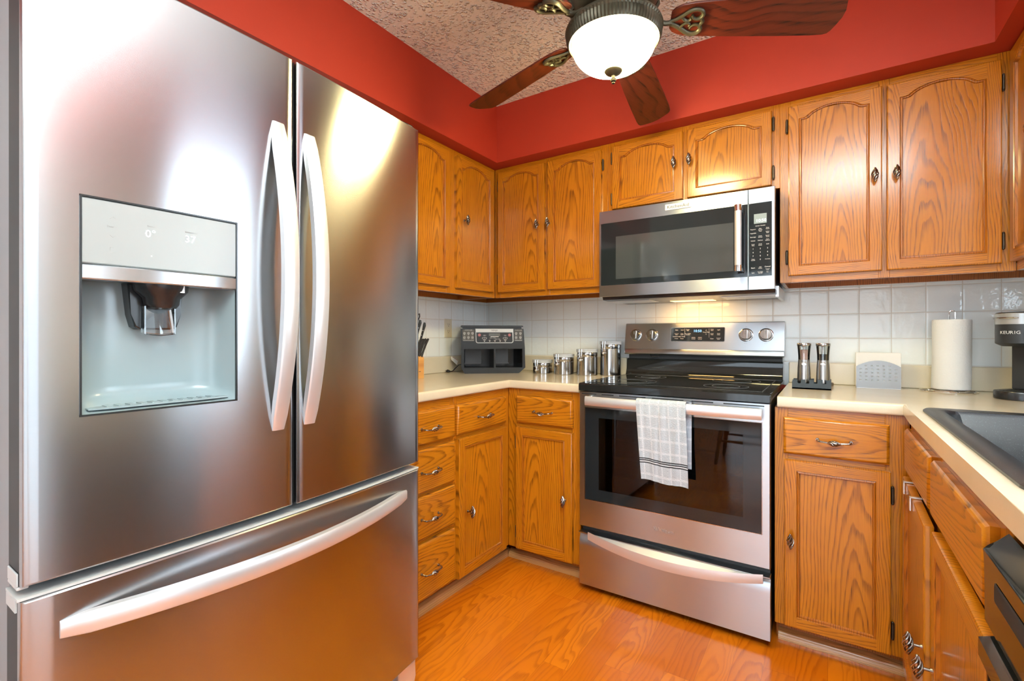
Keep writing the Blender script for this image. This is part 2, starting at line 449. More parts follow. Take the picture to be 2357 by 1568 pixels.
# ------------------------------------------------------------------ the setting
XL, XR, YB, ZC = -1.947, 0.851, 2.633, 2.4384     # left, right, back wall and ceiling
YREAR = -3.3
b = MB(); b.box(XL - .12, XR + .12, YREAR - .12, YB + .12, -.05, 0); struct('floor', b, 'floor')
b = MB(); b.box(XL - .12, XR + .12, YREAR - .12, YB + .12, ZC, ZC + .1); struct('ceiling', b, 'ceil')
b = MB(); b.box(XL - .12, XR + .12, YB, YB + .12, 0, ZC); struct('wall_back', b, 'red')
b = MB(); b.box(XL - .12, XL, YREAR, YB, 0, ZC); struct('wall_left', b, 'white')
def holed_wall(name, mat, axis, a0, a1, c0, c1, holes):
    # wall in planes: axis 'x' -> runs along y from a0 to a1 with thickness c0..c1
    b = MB(); cuts = sorted({a0, a1, *[h[0] for h in holes], *[h[1] for h in holes]})
    for u0, u1 in zip(cuts, cuts[1:]):
        mid = (u0 + u1) / 2; spans = [(0, ZC)]
        for h in holes:
            if h[0] < mid < h[1]: spans = [(0, h[2]), (h[3], ZC)]
        for z0, z1 in spans:
            if z1 - z0 > 1e-4:
                if axis == 'x': b.box(c0, c1, u0, u1, z0, z1)
                else: b.box(u0, u1, c0, c1, z0, z1)
    return struct(name, b, mat)
holed_wall('wall_right', 'greige', 'x', YREAR, YB, XR, XR + .12, [(1.0, 1.60, 1.06, 1.98), (-1.3, .40, .0, 2.06)])
holed_wall('wall_rear', 'white', 'y', XL, XR, YREAR - .12, YREAR, [(-1.2, .8, .06, 2.1)])
def frame_rect(b, axis, a0, a1, z0, z1, c0, c1, t=.05, mull=()):
    bx = (lambda u0, u1, w0, w1: b.box(c0, c1, u0, u1, w0, w1)) if axis == 'x' else (lambda u0, u1, w0, w1: b.box(u0, u1, c0, c1, w0, w1))
    bx(a0, a0 + t, z0, z1); bx(a1 - t, a1, z0, z1); bx(a0 + t, a1 - t, z0, z0 + t); bx(a0 + t, a1 - t, z1 - t, z1)
    for m in mull: bx(m - t / 2, m + t / 2, z0 + t, z1 - t)
b = MB(); frame_rect(b, 'x', 1.0, 1.60, 1.06, 1.98, XR + .02, XR + .09, .035); b.box(XR + .06, XR + .064, 1.035, 1.565, 1.095, 1.945, 1); struct('window_1', b, ['white', 'pane'])
b = MB(); frame_rect(b, 'x', -1.3, .40, .0, 2.06, XR + .02, XR + .09, .05, (-.45,)); b.box(XR + .06, XR + .064, -1.25, -.475, .05, 2.01, 1); b.box(XR + .06, XR + .064, -.425, .35, .05, 2.01, 1); struct('door_1', b, ['white', 'pane'])
b = MB(); frame_rect(b, 'y', -1.2, .8, .06, 2.1, YREAR - .09, YREAR - .02, .05, (-.2,)); b.box(-1.15, -.225, YREAR - .064, YREAR - .06, .11, 2.05, 1); b.box(-.175, .75, YREAR - .064, YREAR - .06, .11, 2.05, 1); struct('added_rear_window', b, ['white', 'pane'])  # unseen window, added as an opening for the rear fill light
# soffits above the wall cabinets
ZS, SXL, SYB, SXR = 2.119, -1.572, 2.2287, .4677
b = MB(); b.box(XL, SXL, -.6, YB, ZS, ZC); struct('trim_1', b, 'red')
b = MB(); b.box(SXL, SXR, SYB, YB, ZS, ZC); struct('trim_2', b, 'red')
b = MB(); b.box(SXR, XR, .35, YB, ZS, ZC); struct('trim_3', b, 'red')
# tiled splashbacks on the walls
b = MB(); b.box(XL, XR, 2.627, YB, .90, 1.3860); struct('trim_4', b, 'tile_x')
b = MB(); b.box(XL, XL + .006, 1.12, 2.627, .90, 1.3860); struct('trim_5', b, 'tile_y')
b = MB(); b.box(XR - .006, XR, 1.65, 2.627, .90, 1.3860); struct('trim_6', b, 'tile_y')
# quarter-round floor mouldings at the toe kicks
def moulding(name, p0, p1, nrm):
    b = MB(); n = Vector(nrm); prof = [(0, 0), (.028, 0), (.027, .012), (.022, .023), (.012, .032), (0, .036)]
    b.loft([[Vector(p) + n * d + Vector((0, 0, z)) for d, z in prof] for p in (p0, p1)]); struct(name, b, 'oak_t')
moulding('baseboard_back', (-1.372, 2.075, 0), (-.945, 2.075, 0), (0, -1, 0))
moulding('baseboard_left', (-1.400, 1.14, 0), (-1.400, 2.075, 0), (1, 0, 0))
moulding('baseboard_right', (-.155, 2.075, 0), (.25, 2.075, 0), (0, -1, 0))
moulding('baseboard_sink', (.285, 1.0, 0), (.285, 2.06, 0), (-1, 0, 0))

# ------------------------------------------------------------------ cabinet hardware (shared meshes)
def cage(b, c, L, rr, ax, wires=6, twist=1.15, wr=.0019):
    ax = Vector(ax); u = ax.orthogonal().normalized(); v = ax.cross(u); c = Vector(c)
    for k in range(wires):
        pts = []
        for i in range(11):
            t = i / 10; a = 2 * PI * k / wires + twist * (t - .5) * PI; q = rr * math.sin(PI * min(max(t, .04), .96)) ** .75
            pts.append(c + ax * (L * (t - .5)) + (u * math.cos(a) + v * math.sin(a)) * q)
        b.tube(pts, wr, 6)
    b.tube([c - ax * L * .3, c, c + ax * L * .3], [rr * .35, rr * .55, rr * .35], 8)
    for sgn in (-1, 1): b.sphere(c + ax * (L * .5 * sgn), .0034, seg=8)
def knob_mesh():
    b = MB(); cage(b, (0, -.026, 0), .050, .0105, (0, 0, 1))
    b.cyl((0, 0, 0), (0, -.004, 0), .0065, .005, 12); b.cyl((0, -.004, 0), (0, -.020, 0), .0034, .0042, 10)
    o = finish('pull_knob', b, 'pewter', Vector((0, 0, 0))); me = o.data; bpy.data.objects.remove(o); return me
def pull_mesh():
    b = MB(); h = .048
    for sg in (-1, 1):
        b.tube([(sg * h, 0, 0), (sg * h, -.018, 0), (sg * (h - .004), -.024, -.001), (sg * (h - .012), -.0265, -.002), (sg * .014, -.0275, -.004)], .0032, 8)
        b.cyl((sg * h, 0, 0), (sg * h, -.004, 0), .006, .005, 12)
    cage(b, (0, -.0277, -.004), .036, .0085, (1, 0, 0), 6, 1.0, .0018)
    o = finish('drawer_pull', b, 'pewter', Vector((0, 0, 0))); me = o.data; bpy.data.objects.remove(o); return me
def hinge_mesh():
    b = MB(); b.box(-.005, .005, -.004, .0, -.026, .026, bev=.0015); b.cyl((0, -.005, -.024), (0, -.005, .024), .0042, seg=10)
    for z in (-.027, .027): b.sphere((0, -.005, z), .004, seg=8)
    o = finish('hinge', b, 'bronze', Vector((0, 0, 0))); me = o.data; bpy.data.objects.remove(o); return me
KNOB, PULL, HINGE = knob_mesh(), pull_mesh(), hinge_mesh()

# ------------------------------------------------------------------ cabinet doors and drawers (front faces -y in the thing's frame)
def door(T, x0, x1, z0, z1, y, knob=None, hinge=None, arch=False, sw=.049, rt=.064, rb=.049, swing=0., htop=.078):
    th, N = .020, 28
    def outline(d):
        xa, xb, za = x0 + sw - d, x1 - sw + d, z0 + rb - d
        pts = [(xa, za), (xb, za)]; zt = z1 - rt + d * (.6 if arch else 1)
        for i in range(N + 1):
            t = i / N; xx = xb + (xa - xb) * t; zz = zt
            if arch:
                q = abs(2 * t - 1)
                xq = max(0., 1 - q / .88); sm = min(1., xq / .26); sm = sm * sm * (3 - 2 * sm)
                zz = zt + .034 * (1 - (1 - xq) ** 2) * sm
            pts.append((xx, zz))
        return pts
    def smooth_arch(p): return p
    O0, O1, O2 = outline(.0110), outline(.0088), outline(0.)
    c = .004
    b = MB(); F = lambda p, yy: (p[0], yy, p[1])
    xa, xb = O0[0][0], O0[1][0]; zb = O0[0][1]
    # stiles run the full height, rails between
    b.poly([(x0 + c, y, z0 + c), (xa, y, z0 + c), (xa, y, z1 - c), (x0 + c, y, z1 - c)], 0)
    b.poly([(xb, y, z0 + c), (x1 - c, y, z0 + c), (x1 - c, y, z1 - c), (xb, y, z1 - c)], 0)
    b.poly([(xa, y, z0 + c), (xb, y, z0 + c), (xb, y, zb), (xa, y, zb)], 1)
    top = O0[2:]
    for p, q in zip(top, top[1:]): b.poly([F(p, y), F(q, y), (q[0], y, z1 - c), (p[0], y, z1 - c)], 1)
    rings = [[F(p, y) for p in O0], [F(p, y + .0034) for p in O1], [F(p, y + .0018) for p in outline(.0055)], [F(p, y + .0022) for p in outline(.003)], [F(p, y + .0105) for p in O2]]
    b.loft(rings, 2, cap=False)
    rc = lambda d, yy: [(x0 + d, yy, z0 + d), (x1 - d, yy, z0 + d), (x1 - d, yy, z1 - d), (x0 + d, yy, z1 - d)]
    b.loft([rc(c, y), rc(c * .3, y + c * .35), rc(0, y + c * 1.2), rc(0, y + th)], 0, cap=False)
    b.poly(list(reversed(rc(0, y + th))), 0)
    hx = x0 if hinge == 'l' else x1 if hinge == 'r' else (x0 + x1) / 2
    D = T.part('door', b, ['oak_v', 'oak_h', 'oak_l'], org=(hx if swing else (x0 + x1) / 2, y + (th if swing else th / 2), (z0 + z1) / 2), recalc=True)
    b = MB(); xs0, xs1 = x0 + sw - .002, x1 - sw + .002; b.box(xs0, xs1, y + .009, y + .016, z0 + rb - .002, z1 - rt + (.032 if arch else .002))
    T.part('panel', b, 'oak_p', D)
    if knob: T.inst('pull_knob', KNOB, (knob[0], y, knob[1]), D)
    if hinge:
        hx2 = x0 - .0055 if hinge == 'l' else x1 + .0055
        for zz in (z0 + htop, z1 - htop): T.inst('hinge', HINGE, (hx2, y + .017, zz), D)
    if swing: D.rotation_euler = (0, 0, swing)
    return D
def drawer(T, x0, x1, z0, z1, y, pull=True, tilt=None):
    b = MB(); c = .009; rc = lambda d, yy: [(x0 + d, yy, z0 + d), (x1 - d, yy, z0 + d), (x1 - d, yy, z1 - d), (x0 + d, yy, z1 - d)]
    b.loft([rc(c, y), rc(c * .75, y + .001), rc(c * .25, y + .0055), rc(0, y + .008), rc(0, y + .020)], 0)
    D = T.part('drawer_front', b, 'oak_d')
    if pull: T.inst('drawer_pull', PULL, ((x0 + x1) / 2, y, (z0 + z1) / 2 - .003), D)
    return D
def carcass(T, x0, x1, y0, y1, z0, z1, stiles, rails, body=None, bottom=.028, ends=True):
    # face frame (stiles vertical, rails horizontal) in front of a plain box
    b = MB()
    for a, c_ in stiles: b.box(a, c_, y0, y0 + .02, z0, z1, 0, .0012, 1)
    for a, c_, za, zb in rails: b.box(a, c_, y0 + .0004, y0 + .02, za, zb, 1)
    T.part('face_frame', b, ['oak_v', 'oak_h'])
    b = MB(); b.box(x0 + .001, x1 - .001, y0 + .02, y1, z0 + bottom, z1 - .001)
    if bottom > .005:
        b.box(x0 + .016, x1 - .016, y1 - .02, y1, z0, z0 + bottom)
        for xx in (x0 + .001, x1 - .016): b.box(xx, xx + .015, y0 + .02, y1, z0, z0 + bottom)
    T.part('cabinet_body', b, 'oak_b')

# --- wall cabinets: door faces at y 2.303, frames at 2.323
ZD0, ZD1, ZU0, ZU1 = 1.389, 2.092, 1.3585, 2.1185
T = Thing('wall_cabinet', 'oak wall cabinet with two tall arched doors left of the microwave', 'cabinet', (-1.30, 2.48, ZU0))
carcass(T, -1.940, -.9415, 2.323, 2.625, ZU0, ZU1, [(-1.652, -1.612), (-1.312, -1.280), (-.982, -.9415)], [(-1.612, -1.312, ZU0, 1.40), (-1.280, -.982, ZU0, 1.40), (-1.612, -1.312, 2.08, ZU1), (-1.28, -.982, 2.08, ZU1)])
door(T, -1.6208, -1.3057, ZD0, ZD1, 2.303, (-1.3431, 1.752), 'l', True)
door(T, -1.2862, -.9715, ZD0, ZD1, 2.303, (-1.273, 1.752), 'r', True)
T = Thing('wall_cabinet', 'short oak wall cabinet with two low arched doors directly above the microwave', 'cabinet', (-.556, 2.48, 1.762))
carcass(T, -.9415, -.1695, 2.323, 2.625, 1.762, ZU1, [(-.9415, -.905), (-.572, -.538), (-.206, -.1695)], [(-.905, -.572, 1.762, 1.785), (-.538, -.206, 1.762, 1.785), (-.905, -.572, 2.08, ZU1), (-.538, -.206, 2.08, ZU1)])
door(T, -.9132, -.5654, 1.775, ZD1, 2.303, (-.6011, 1.945), 'l', True, htop=.055)
door(T, -.5459, -.1989, 1.775, ZD1, 2.303, (-.5323, 1.946), 'r', True, htop=.055)
T = Thing('wall_cabinet', 'large oak wall cabinet with two tall arched doors right of the microwave', 'cabinet', (.185, 2.48, ZU0))
carcass(T, -.1695, .844, 2.323, 2.625, ZU0, ZU1, [(-.1695, -.128), (.163, .198), (.492, .540)], [(-.128, .163, ZU0, 1.40), (.198, .492, ZU0, 1.40), (-.128, .163, 2.08, ZU1), (.198, .492, 2.08, ZU1)])
door(T, -.138, .1735, 1.385, 2.090, 2.303, (.1501, 1.747), 'l', True)
door(T, .1875, .5015, 1.385, 2.088, 2.303, (.2155, 1.745), 'r', True)
# left run (local x = world y, local y = -world x)
LR = R(90)
T = Thing('wall_cabinet', 'oak wall cabinet with two arched doors on the left wall beside the refrigerator', 'cabinet', (1.93, 1.80, ZU0), LR)
carcass(T, 1.535, 2.322, 1.653, 1.940, ZU0, ZU1, [(1.535, 1.575), (1.888, 1.962), (2.280, 2.322)], [(1.575, 1.888, ZU0, 1.40), (1.962, 2.280, ZU0, 1.40), (1.575, 1.888, 2.08, ZU1), (1.962, 2.280, 2.08, ZU1)])
door(T, 1.567, 1.8984, ZD0, ZD1, 1.633, (1.603, 1.755), None, True)
door(T, 1.9517, 2.2870, ZD0, ZD1, 1.633, (2.0117, 1.755), None, True)
# right run (local x = -world y, local y = world x)
RR = R(-90)
T = Thing('wall_cabinet', 'oak wall cabinet on the right wall, cut off by the photo edge', 'cabinet', (-2.05, .69, ZU0), RR)
carcass(T, -2.322, -1.72, .541, .845, ZU0, ZU1, [(-2.322, -2.30), (-1.76, -1.72)], [(-2.30, -1.76, ZU0, 1.40), (-2.30, -1.76, 2.08, ZU1)])
door(T, -2.3150, -1.9900, 1.390, 2.113, .521, (-2.02, 1.75), None, True, sw=.052)

# --- base cabinets: fronts at y 1.985, frames at 2.005
ZB0, ZB1 = .082, .873
def base_body(T, x0, x1, yf, yb, stiles, rails, open_top=False):
    b = MB()
    for a, c_ in stiles: b.box(a, c_, yf, yf + .02, ZB0, ZB1, 0, .0012, 1)
    for a, c_, za, zb in rails: b.box(a, c_, yf + .0004, yf + .02, za, zb, 1)
    T.part('face_frame', b, ['oak_v', 'oak_h'])
    b = MB()
    if open_top:
        b.box(x0, x1, yf + .02, yf + .026, ZB0, ZB1 - .02); b.box(x0, x0 + .015, yf + .026, yb, ZB0, ZB1); b.box(x1 - .015, x1, yf + .026, yb, ZB0, ZB1)
        b.box(x0 + .015, x1 - .015, yf + .026, yb, ZB0, ZB0 + .015)
    else: b.box(x0, x1, yf + .02, yb, ZB0, ZB1)
    b.box(x0, x1, yf + .070, yb, 0.0005, ZB0)
    T.part('cabinet_body', b, 'oak_b')
T = Thing('base_cabinet', 'oak base cabinet with one drawer and door between the corner and the range', 'cabinet', (-1.13, 2.3, 0))
base_body(T, -1.340, -.944, 2.005, 2.62, [(-1.3425, -1.275), (-.990, -.944)], [(-1.275, -.99, .06 + ZB0 - .06, .12), (-1.275, -.99, .675, .72), (-1.275, -.99, .825, ZB1)])
drawer(T, -1.2859, -.979, .7077, .839, 1.985)
door(T, -1.288, -.980, .0865, .6855, 1.985, (-1.0148, .3735), 'l', rt=.048)
T = Thing('base_cabinet', 'oak base cabinet with one drawer and door right of the range', 'cabinet', (.03, 2.3, 0))
base_body(T, -.163, .2225, 2.005, 2.62, [(-.163, -.120), (.158, .2225)], [(-.12, .158, ZB0, .12), (-.12, .158, .675, .72), (-.12, .158, .825, ZB1)])
drawer(T, -.1341, .1696, .7095, .8412, 1.985)
door(T, -.1313, .1724, .0893, .6888, 1.985, (-.1106, .4047), 'r', rt=.048)
T = Thing('base_cabinet', 'oak base cabinet with a drawer over a door on the left run by the corner', 'cabinet', (1.78, 1.64, 0), LR)
base_body(T, 1.5795, 2.004, 1.342, 1.940, [(1.5795, 1.60), (1.95, 2.004)], [(1.60, 1.95, ZB0, .12), (1.60, 1.95, .675, .72), (1.60, 1.95, .825, ZB1)])
drawer(T, 1.587, 1.9619, .7070, .836, 1.322)
door(T, 1.594, 1.9606, .0850, .688, 1.322, (1.6534, .363), None, rt=.048)
T = Thing('base_cabinet', 'oak base cabinet with a stack of four drawers beside the refrigerator', 'cabinet', (1.36, 1.64, 0), LR)
base_body(T, 1.14, 1.579, 1.342, 1.940, [(1.14, 1.18), (1.555, 1.579)], [(1.18, 1.555, za, zb) for za, zb in ((ZB0, .11), (.31, .34), (.495, .525), (.68, .71), (.825, ZB1))])
for za, zb in ((.705, .838), (.5166, .6855), (.335, .501), (.096, .316)): drawer(T, 1.255, 1.5721, za, zb, 1.322)
# sink base on the right run: local x = -y, local y = x
T = Thing('sink_cabinet', 'oak sink cabinet on the right run with two tall doors standing slightly ajar', 'cabinet', (-1.50, .5, 0), RR)
base_body(T, -1.985, -.972, .223, .840, [(-1.985, -1.965), (-1.545, -1.490), (-1.045, -.972)], [(-1.965, -1.545, ZB0, .12), (-1.49, -1.045, ZB0, .12), (-1.965, -1.545, .67, .715), (-1.49, -1.045, .67, .715), (-1.965, -1.545, .825, ZB1), (-1.49, -1.045, .825, ZB1)], True)
drawer(T, -1.963, -1.536, .707, .840, .203, False); drawer(T, -1.505, -1.033, .705, .838, .203, False)
DA = door(T, -1.960, -1.474, .087, .688, .193, (-1.492, .392), None, rt=.052, sw=.055)
DA.rotation_euler = (0, 0, R(-1.4))
DB = door(T, -1.441, -.967, .087, .688, .1945, (-1.422, .379), None, rt=.052, sw=.055)
DB.rotation_euler = (0, 0, R(-.5))

# ------------------------------------------------------------------ worktops with their upstands
def worktop(name, label, base, cells_x, cells_y, keep, edges, up_boxes):
    T = Thing(name, label, 'countertop', base)
    b = MB(); V = {}
    def v(i, j, z): 
        k = (i, j, z)
        if k not in V: V[k] = b.bm.verts.new((cells_x[i], cells_y[j], z))
        return V[k]
    K = {(i, j) for i in range(len(cells_x) - 1) for j in range(len(cells_y) - 1) if keep((cells_x[i] + cells_x[i + 1]) / 2, (cells_y[j] + cells_y[j + 1]) / 2)}
    z0, z1 = .874, .914
    for i, j in K:
        b.face([v(i, j, z1), v(i + 1, j, z1), v(i + 1, j + 1, z1), v(i, j + 1, z1)])
        b.face([v(i, j, z0), v(i, j + 1, z0), v(i + 1, j + 1, z0), v(i + 1, j, z0)])
        for (di, dj, a, c_) in ((-1, 0, (i, j + 1), (i, j)), (1, 0, (i + 1, j), (i + 1, j + 1)), (0, -1, (i, j), (i + 1, j)), (0, 1, (i + 1, j + 1), (i, j + 1))):
            if (i + di, j + dj) not in K: b.face([v(*a, z0), v(*c_, z0), v(*c_, z1), v(*a, z1)])
    b.bm.edges.ensure_lookup_table()
    es = [e for e in b.bm.edges if abs(e.verts[0].co.z - e.verts[1].co.z) < 1e-6 and all(edges(x.co) for x in e.verts) and edges((e.verts[0].co + e.verts[1].co) / 2) and len([f for f in e.link_faces if abs(f.normal.z) < .5 or True]) == 2
          and any(abs((f.verts[0].co.z - f.verts[2].co.z)) > .01 for f in e.link_faces)]
    bmesh.ops.bevel(b.bm, geom=es, offset=.009, segments=4, affect='EDGES', profile=.5)
    T.part('worktop', b, 'lam', angle=40)
    b = MB()
    for bx in up_boxes: b.box(*bx, .9142, 1.0105, 0, .004, 2)
    T.part('upstand', b, 'lam')
    return T
worktop('countertop', 'cream laminate countertop in the left corner, carrying the canisters', (-1.6, 2.2, .874),
        [XL + .007, -1.322, -.9455], [1.128, 1.985, 2.626], lambda x, y: x < -1.322 or y > 1.985,
        lambda p: abs(p.x + 1.322) < 1e-4 and p.y < 1.9851 or abs(p.y - 1.985) < 1e-4 and p.x > -1.3221,
        [(XL + .007, XL + .026, 1.13, 2.626), (XL + .026, -.9455, 2.607, 2.626)])
SX0, SX1, SY0, SY1 = .262, .760, .975, 1.838
worktop('countertop', 'cream laminate countertop on the right, holding the sink and coffee maker', (.4, 2.2, .874),
        [-.1535, .203, SX0, SX1, .844], [.36, SY0, SY1, 1.985, 2.626], lambda x, y: (x > .203 or y > 1.985) and not (SX0 < x < SX1 and SY0 < y < SY1),
        lambda p: abs(p.x - .203) < 1e-4 and p.y < 1.9851 or abs(p.y - 1.985) < 1e-4 and p.x < .2031,
        [(-.1535, .825, 2.607, 2.626), (.825, .844, .36, 2.626)])
# sink
T = Thing('kitchen_sink', 'black granite composite sink set into the right countertop', 'sink', (.5, 1.41, .714))
b = MB()
def sring(x0, x1, y0, y1, z, r): return [(x, y, z) for x, y in rrect(x0, x1, y0, y1, r, 5)]
ox0, ox1, oy0, oy1 = .232, .790, .950, 1.862
b.loft([sring(ox0, ox1, oy0, oy1, .9143, .035), sring(ox0, ox1, oy0, oy1, .919, .035), sring(ox0 + .006, ox1 - .006, oy0 + .006, oy1 - .006, .9235, .03),
        sring(ox0 + .040, ox1 - .10, oy0 + .040, oy1 - .055, .9225, .03), sring(ox0 + .046, ox1 - .106, oy0 + .046, oy1 - .061, .914, .03),
        sring(ox0 + .056, ox1 - .114, oy0 + .056, oy1 - .072, .78, .05), sring(ox0 + .075, ox1 - .13, oy0 + .075, oy1 - .092, .742, .06), sring(ox0 + .11, ox1 - .16, oy0 + .11, oy1 - .13, .733, .06)], cap=False)
n = len(b.bm.verts); b.bm.verts.ensure_lookup_table(); b.face([b.bm.verts[i] for i in range(n - 24, n)])
T.part('basin', b, 'sink', angle=50)
b = MB(); b.lathe([(.001, .7345), (.03, .7345), (.042, .7365), (.045, .7345), (.045, .7335)], .49, 1.40, 24); T.part('drain', b, 'chrome_s')
# flat over-door hooks on the left sink door
for xh, lab in ((-1.872, 'flat chrome over-door hook on the left sink door, nearer the corner'), (-1.702, 'flat chrome over-door hook on the left sink door, nearer the free edge')):
    b = MB(); fx = .193 - (xh + 1.717) * .0244 - .001
    b.box(xh - .006, xh + .006, fx - .0042, fx - .0014, .655, .6915); b.box(xh - .006, xh + .006, fx - .0042, fx + .0225, .6900, .6925)
    T = Thing('over_door_hook', lab, 'hook', (xh, fx, .655), RR, group='over-door hooks on the sink door'); T.part('hook_strap', b, 'satin')

# ------------------------------------------------------------------ refrigerator (left run frame: local x = world y, local y = -world x)
T = Thing('refrigerator', 'stainless french-door refrigerator with a water dispenser and bottom freezer drawer', 'refrigerator', (.663, 1.52, 0), LR)
FX0, FX1 = .2065, 1.119
def fy(x, lift=0.):
    t = (x - FX0) / (FX1 - FX0); return 1.072 + .022 * t - .022 * 4 * t * (1 - t) - lift
b = MB(); b.box(FX0 + .002, FX1 - .004, 1.150, 1.935, .03, 1.775, bev=.004); T.part('cabinet_body', b, 'greyenamel')
b = MB(); b.box(FX0 + .01, FX1 - .01, 1.1475, 1.1495, .11, 1.77); T.part('gasket', b, 'darkgap')
def curved_slab(x0, x1, z0, z1, hole=None, back=1.147, r=.007, n=22, mfront=0, mside=1):
    b = MB(); xs = [x0 + (x1 - x0) * i / n for i in range(n + 1)]
    zs = [z0, z1]
    if hole:
        xs = sorted(set([x for x in xs if min(abs(x - hole[0]), abs(x - hole[1])) > .006] + [hole[0], hole[1]])); zs = [z0, hole[2], hole[3], z1]
    xs[0] += r; xs[-1] -= r
    V = {}
    def v(x, z, k=0):
        q = (round(x, 5), round(z, 5), k)
        if q not in V: V[q] = b.bm.verts.new((x, fy(x), z))
        return V[q]
    zz = [z0 + r * .6] + zs[1:-1] + [z1 - r * .6]
    for xa, xb in zip(xs, xs[1:]):
        for za, zb in zip(zz, zz[1:]):
            if hole and xa >= hole[0] - 1e-5 and xb <= hole[1] + 1e-5 and za >= hole[2] - 1e-5 and zb <= hole[3] + 1e-5: continue
            b.face([v(xa, za), v(xb, za), v(xb, zb), v(xa, zb)], mfront)
    # rim: rounded edges then sides back
    def loop(ins, dy, yback=None):
        pts = []
        for x in xs: pts.append((x, None, 0))
        X = [x0 + ins] + xs[1:-1] + [x1 - ins]
        lo, hi = z0 + ins * .6, z1 - ins * .6
        yy = lambda x: yback if yback else fy(x) + dy
        ring = [(x, yy(x), lo) for x in X] + [(X[-1], yy(X[-1]), z) for z in zz[1:-1]] + [(x, yy(x), hi) for x in reversed(X)] + [(X[0], yy(X[0]), z) for z in reversed(zz[1:-1])]
        return ring
    b.loft([loop(r, 0.), loop(r * .3, r * .3), loop(0, r), loop(0, r + .003)], mfront, cap=False)
    b.loft([loop(0, r + .003), loop(0, 0, back)], mside, cap=False)
    rv = b.vs(loop(0, 0, back)); b.face(rv, mside)
    bmesh.ops.remove_doubles(b.bm, verts=b.bm.verts, dist=1e-5)
    return b
HX0, HX1, HZ0, HZ1 = .2785, .5325, .9975, 1.3755
LD = T.part('left_door', curved_slab(FX0, .6655, .731, 1.793, (HX0, HX1, HZ0, HZ1)), ['steel_f', 'darkside'])
RD = T.part('right_door', curved_slab(.6735, FX1, .731, 1.793), ['steel_f', 'darkside'])
FD = T.part('freezer_drawer', curved_slab(FX0 - .002, FX1, .105, .7095), ['steel_f', 'darkside'])
b = MB(); n = 16
cap = [(FX0 - .004 + (FX1 - FX0 + .004) * i / n) for i in range(n + 1)]
b.prism([(x, fy(x) + .003) for x in cap] + [(FX1, 1.145), (FX0 - .004, 1.145)], XY, .7098, .7140)
b.box(FX0 - .0045, FX0 - .0015, 1.085, 1.140, .690, .7098)
T.part('top_cap', b, 'liteplas', FD)
b = MB(); b.box(FX0 - .003, FX0 + .012, fy(FX0) + .012, 1.140, .7245, .7308, bev=.002); b.box(FX0 - .003, FX0 - .0005, fy(FX0) + .012, 1.140, .7308, .752, bev=.001)
T.part('corner_cap', b, 'liteplas', LD)
def bow(parent, along, c, a0, a1, bow_d, width, name):
    # flat bowed handle: ends on the door skin, middle standing off
    b = MB(); N = 22; rings = []
    for i in range(N + 1):
        t = i / N; a = a0 + (a1 - a0) * t; q = 4 * t * (1 - t); off = bow_d * q
        w = width * (.5 + .04 * q); th = .004 + min(off + .0005, .014)
        if along == 'z':
            y0 = fy(c) - off - .004; w2 = w * (1 if .03 < t < .97 else .86)
            ring = [(c - w2, y0 + .003, a), (c - w2 + .004, y0, a), (c + w2 - .004, y0, a), (c + w2, y0 + .003, a), (c + w2, y0 + th, a), (c - w2, y0 + th, a)]
        else:
            y0 = fy(a) - off - .004; w2 = w * (1 if .03 < t < .97 else .8)
            ring = [(a, y0 + .003, c - w2), (a, y0, c - w2 + .004), (a, y0, c + w2 - .004), (a, y0 + .003, c + w2), (a, y0 + th, c + w2), (a, y0 + th, c - w2)]
        rings.append(ring)
    b.loft(rings)
    return T.part(name, b, 'satin', parent)
bow(LD, 'z', .627, .917, 1.627, .056, .0325, 'handle')
bow(RD, 'z', .708, .919, 1.626, .054, .0335, 'handle')
bow(FD, 'x', .644, .252, 1.056, .060, .036, 'handle')
# dispenser
b = MB(); g = .0020
for (xa, xb, za, zb) in ((HX0 - g, HX0 + .001, HZ0 - g, HZ1 + g), (HX1 - .001, HX1 + g, HZ0 - g, HZ1 + g)):
    b.box(xa, xb, fy(xa) - .002, fy(xa) + .012, za, zb, 0)
for (za, zb) in ((HZ0 - g, HZ0 + .001), (HZ1 - .001, HZ1 + g)):
    pr = [(HX0 - g + (HX1 - HX0 + 2 * g) * i / 10) for i in range(11)]
    b.prism([(x, fy(x) - .002) for x in pr] + [(x, fy(x) + .012) for x in reversed(pr)], XY, za, zb)
T.part('dispenser_trim', b, 'charcoal', LD)
def strip(z0, z1, lift, thick, mat, name, bulge=0.):
    b = MB(); P = [HX0 + .0015 + (HX1 - HX0 - .003) * i / 14 for i in range(15)]
    bl = lambda x: bulge * (1 - (2 * (x - HX0) / (HX1 - HX0) - 1) ** 2)
    prof = lambda z, k: [(x, fy(x, lift + bl(x)) + k, z) for x in P] + [(x, fy(x) + thick, z) for x in reversed(P)]
    b.loft([prof(z0, .002), prof(z0 + .002, 0), prof(z1 - .002, 0), prof(z1, .002)])
    return T.part(name, b, mat, LD)
strip(1.2600, 1.3742, .0005, .03, 'panelglass', 'control_panel')
strip(1.2330, 1.2585, .0015, .03, 'steel', 'dispenser_lip', .006)
b = MB()
def q7(x, z, m): return (x, fy(x) - .0008, z)
for s_, x, z, sz in (('0°', .378, 1.3250, .020), ('37', .444, 1.3255, .020)):
    b = MB(); b.text(s_, (x, fy(x) - .0009, z), sz, m=0); T.part('temperature_digits', b, 'digit', LD)
b = MB(); b.text('.', (.3795, fy(.3795) - .0009, 1.289), .018); T.part('indicator_dot', b, 'digit', LD)
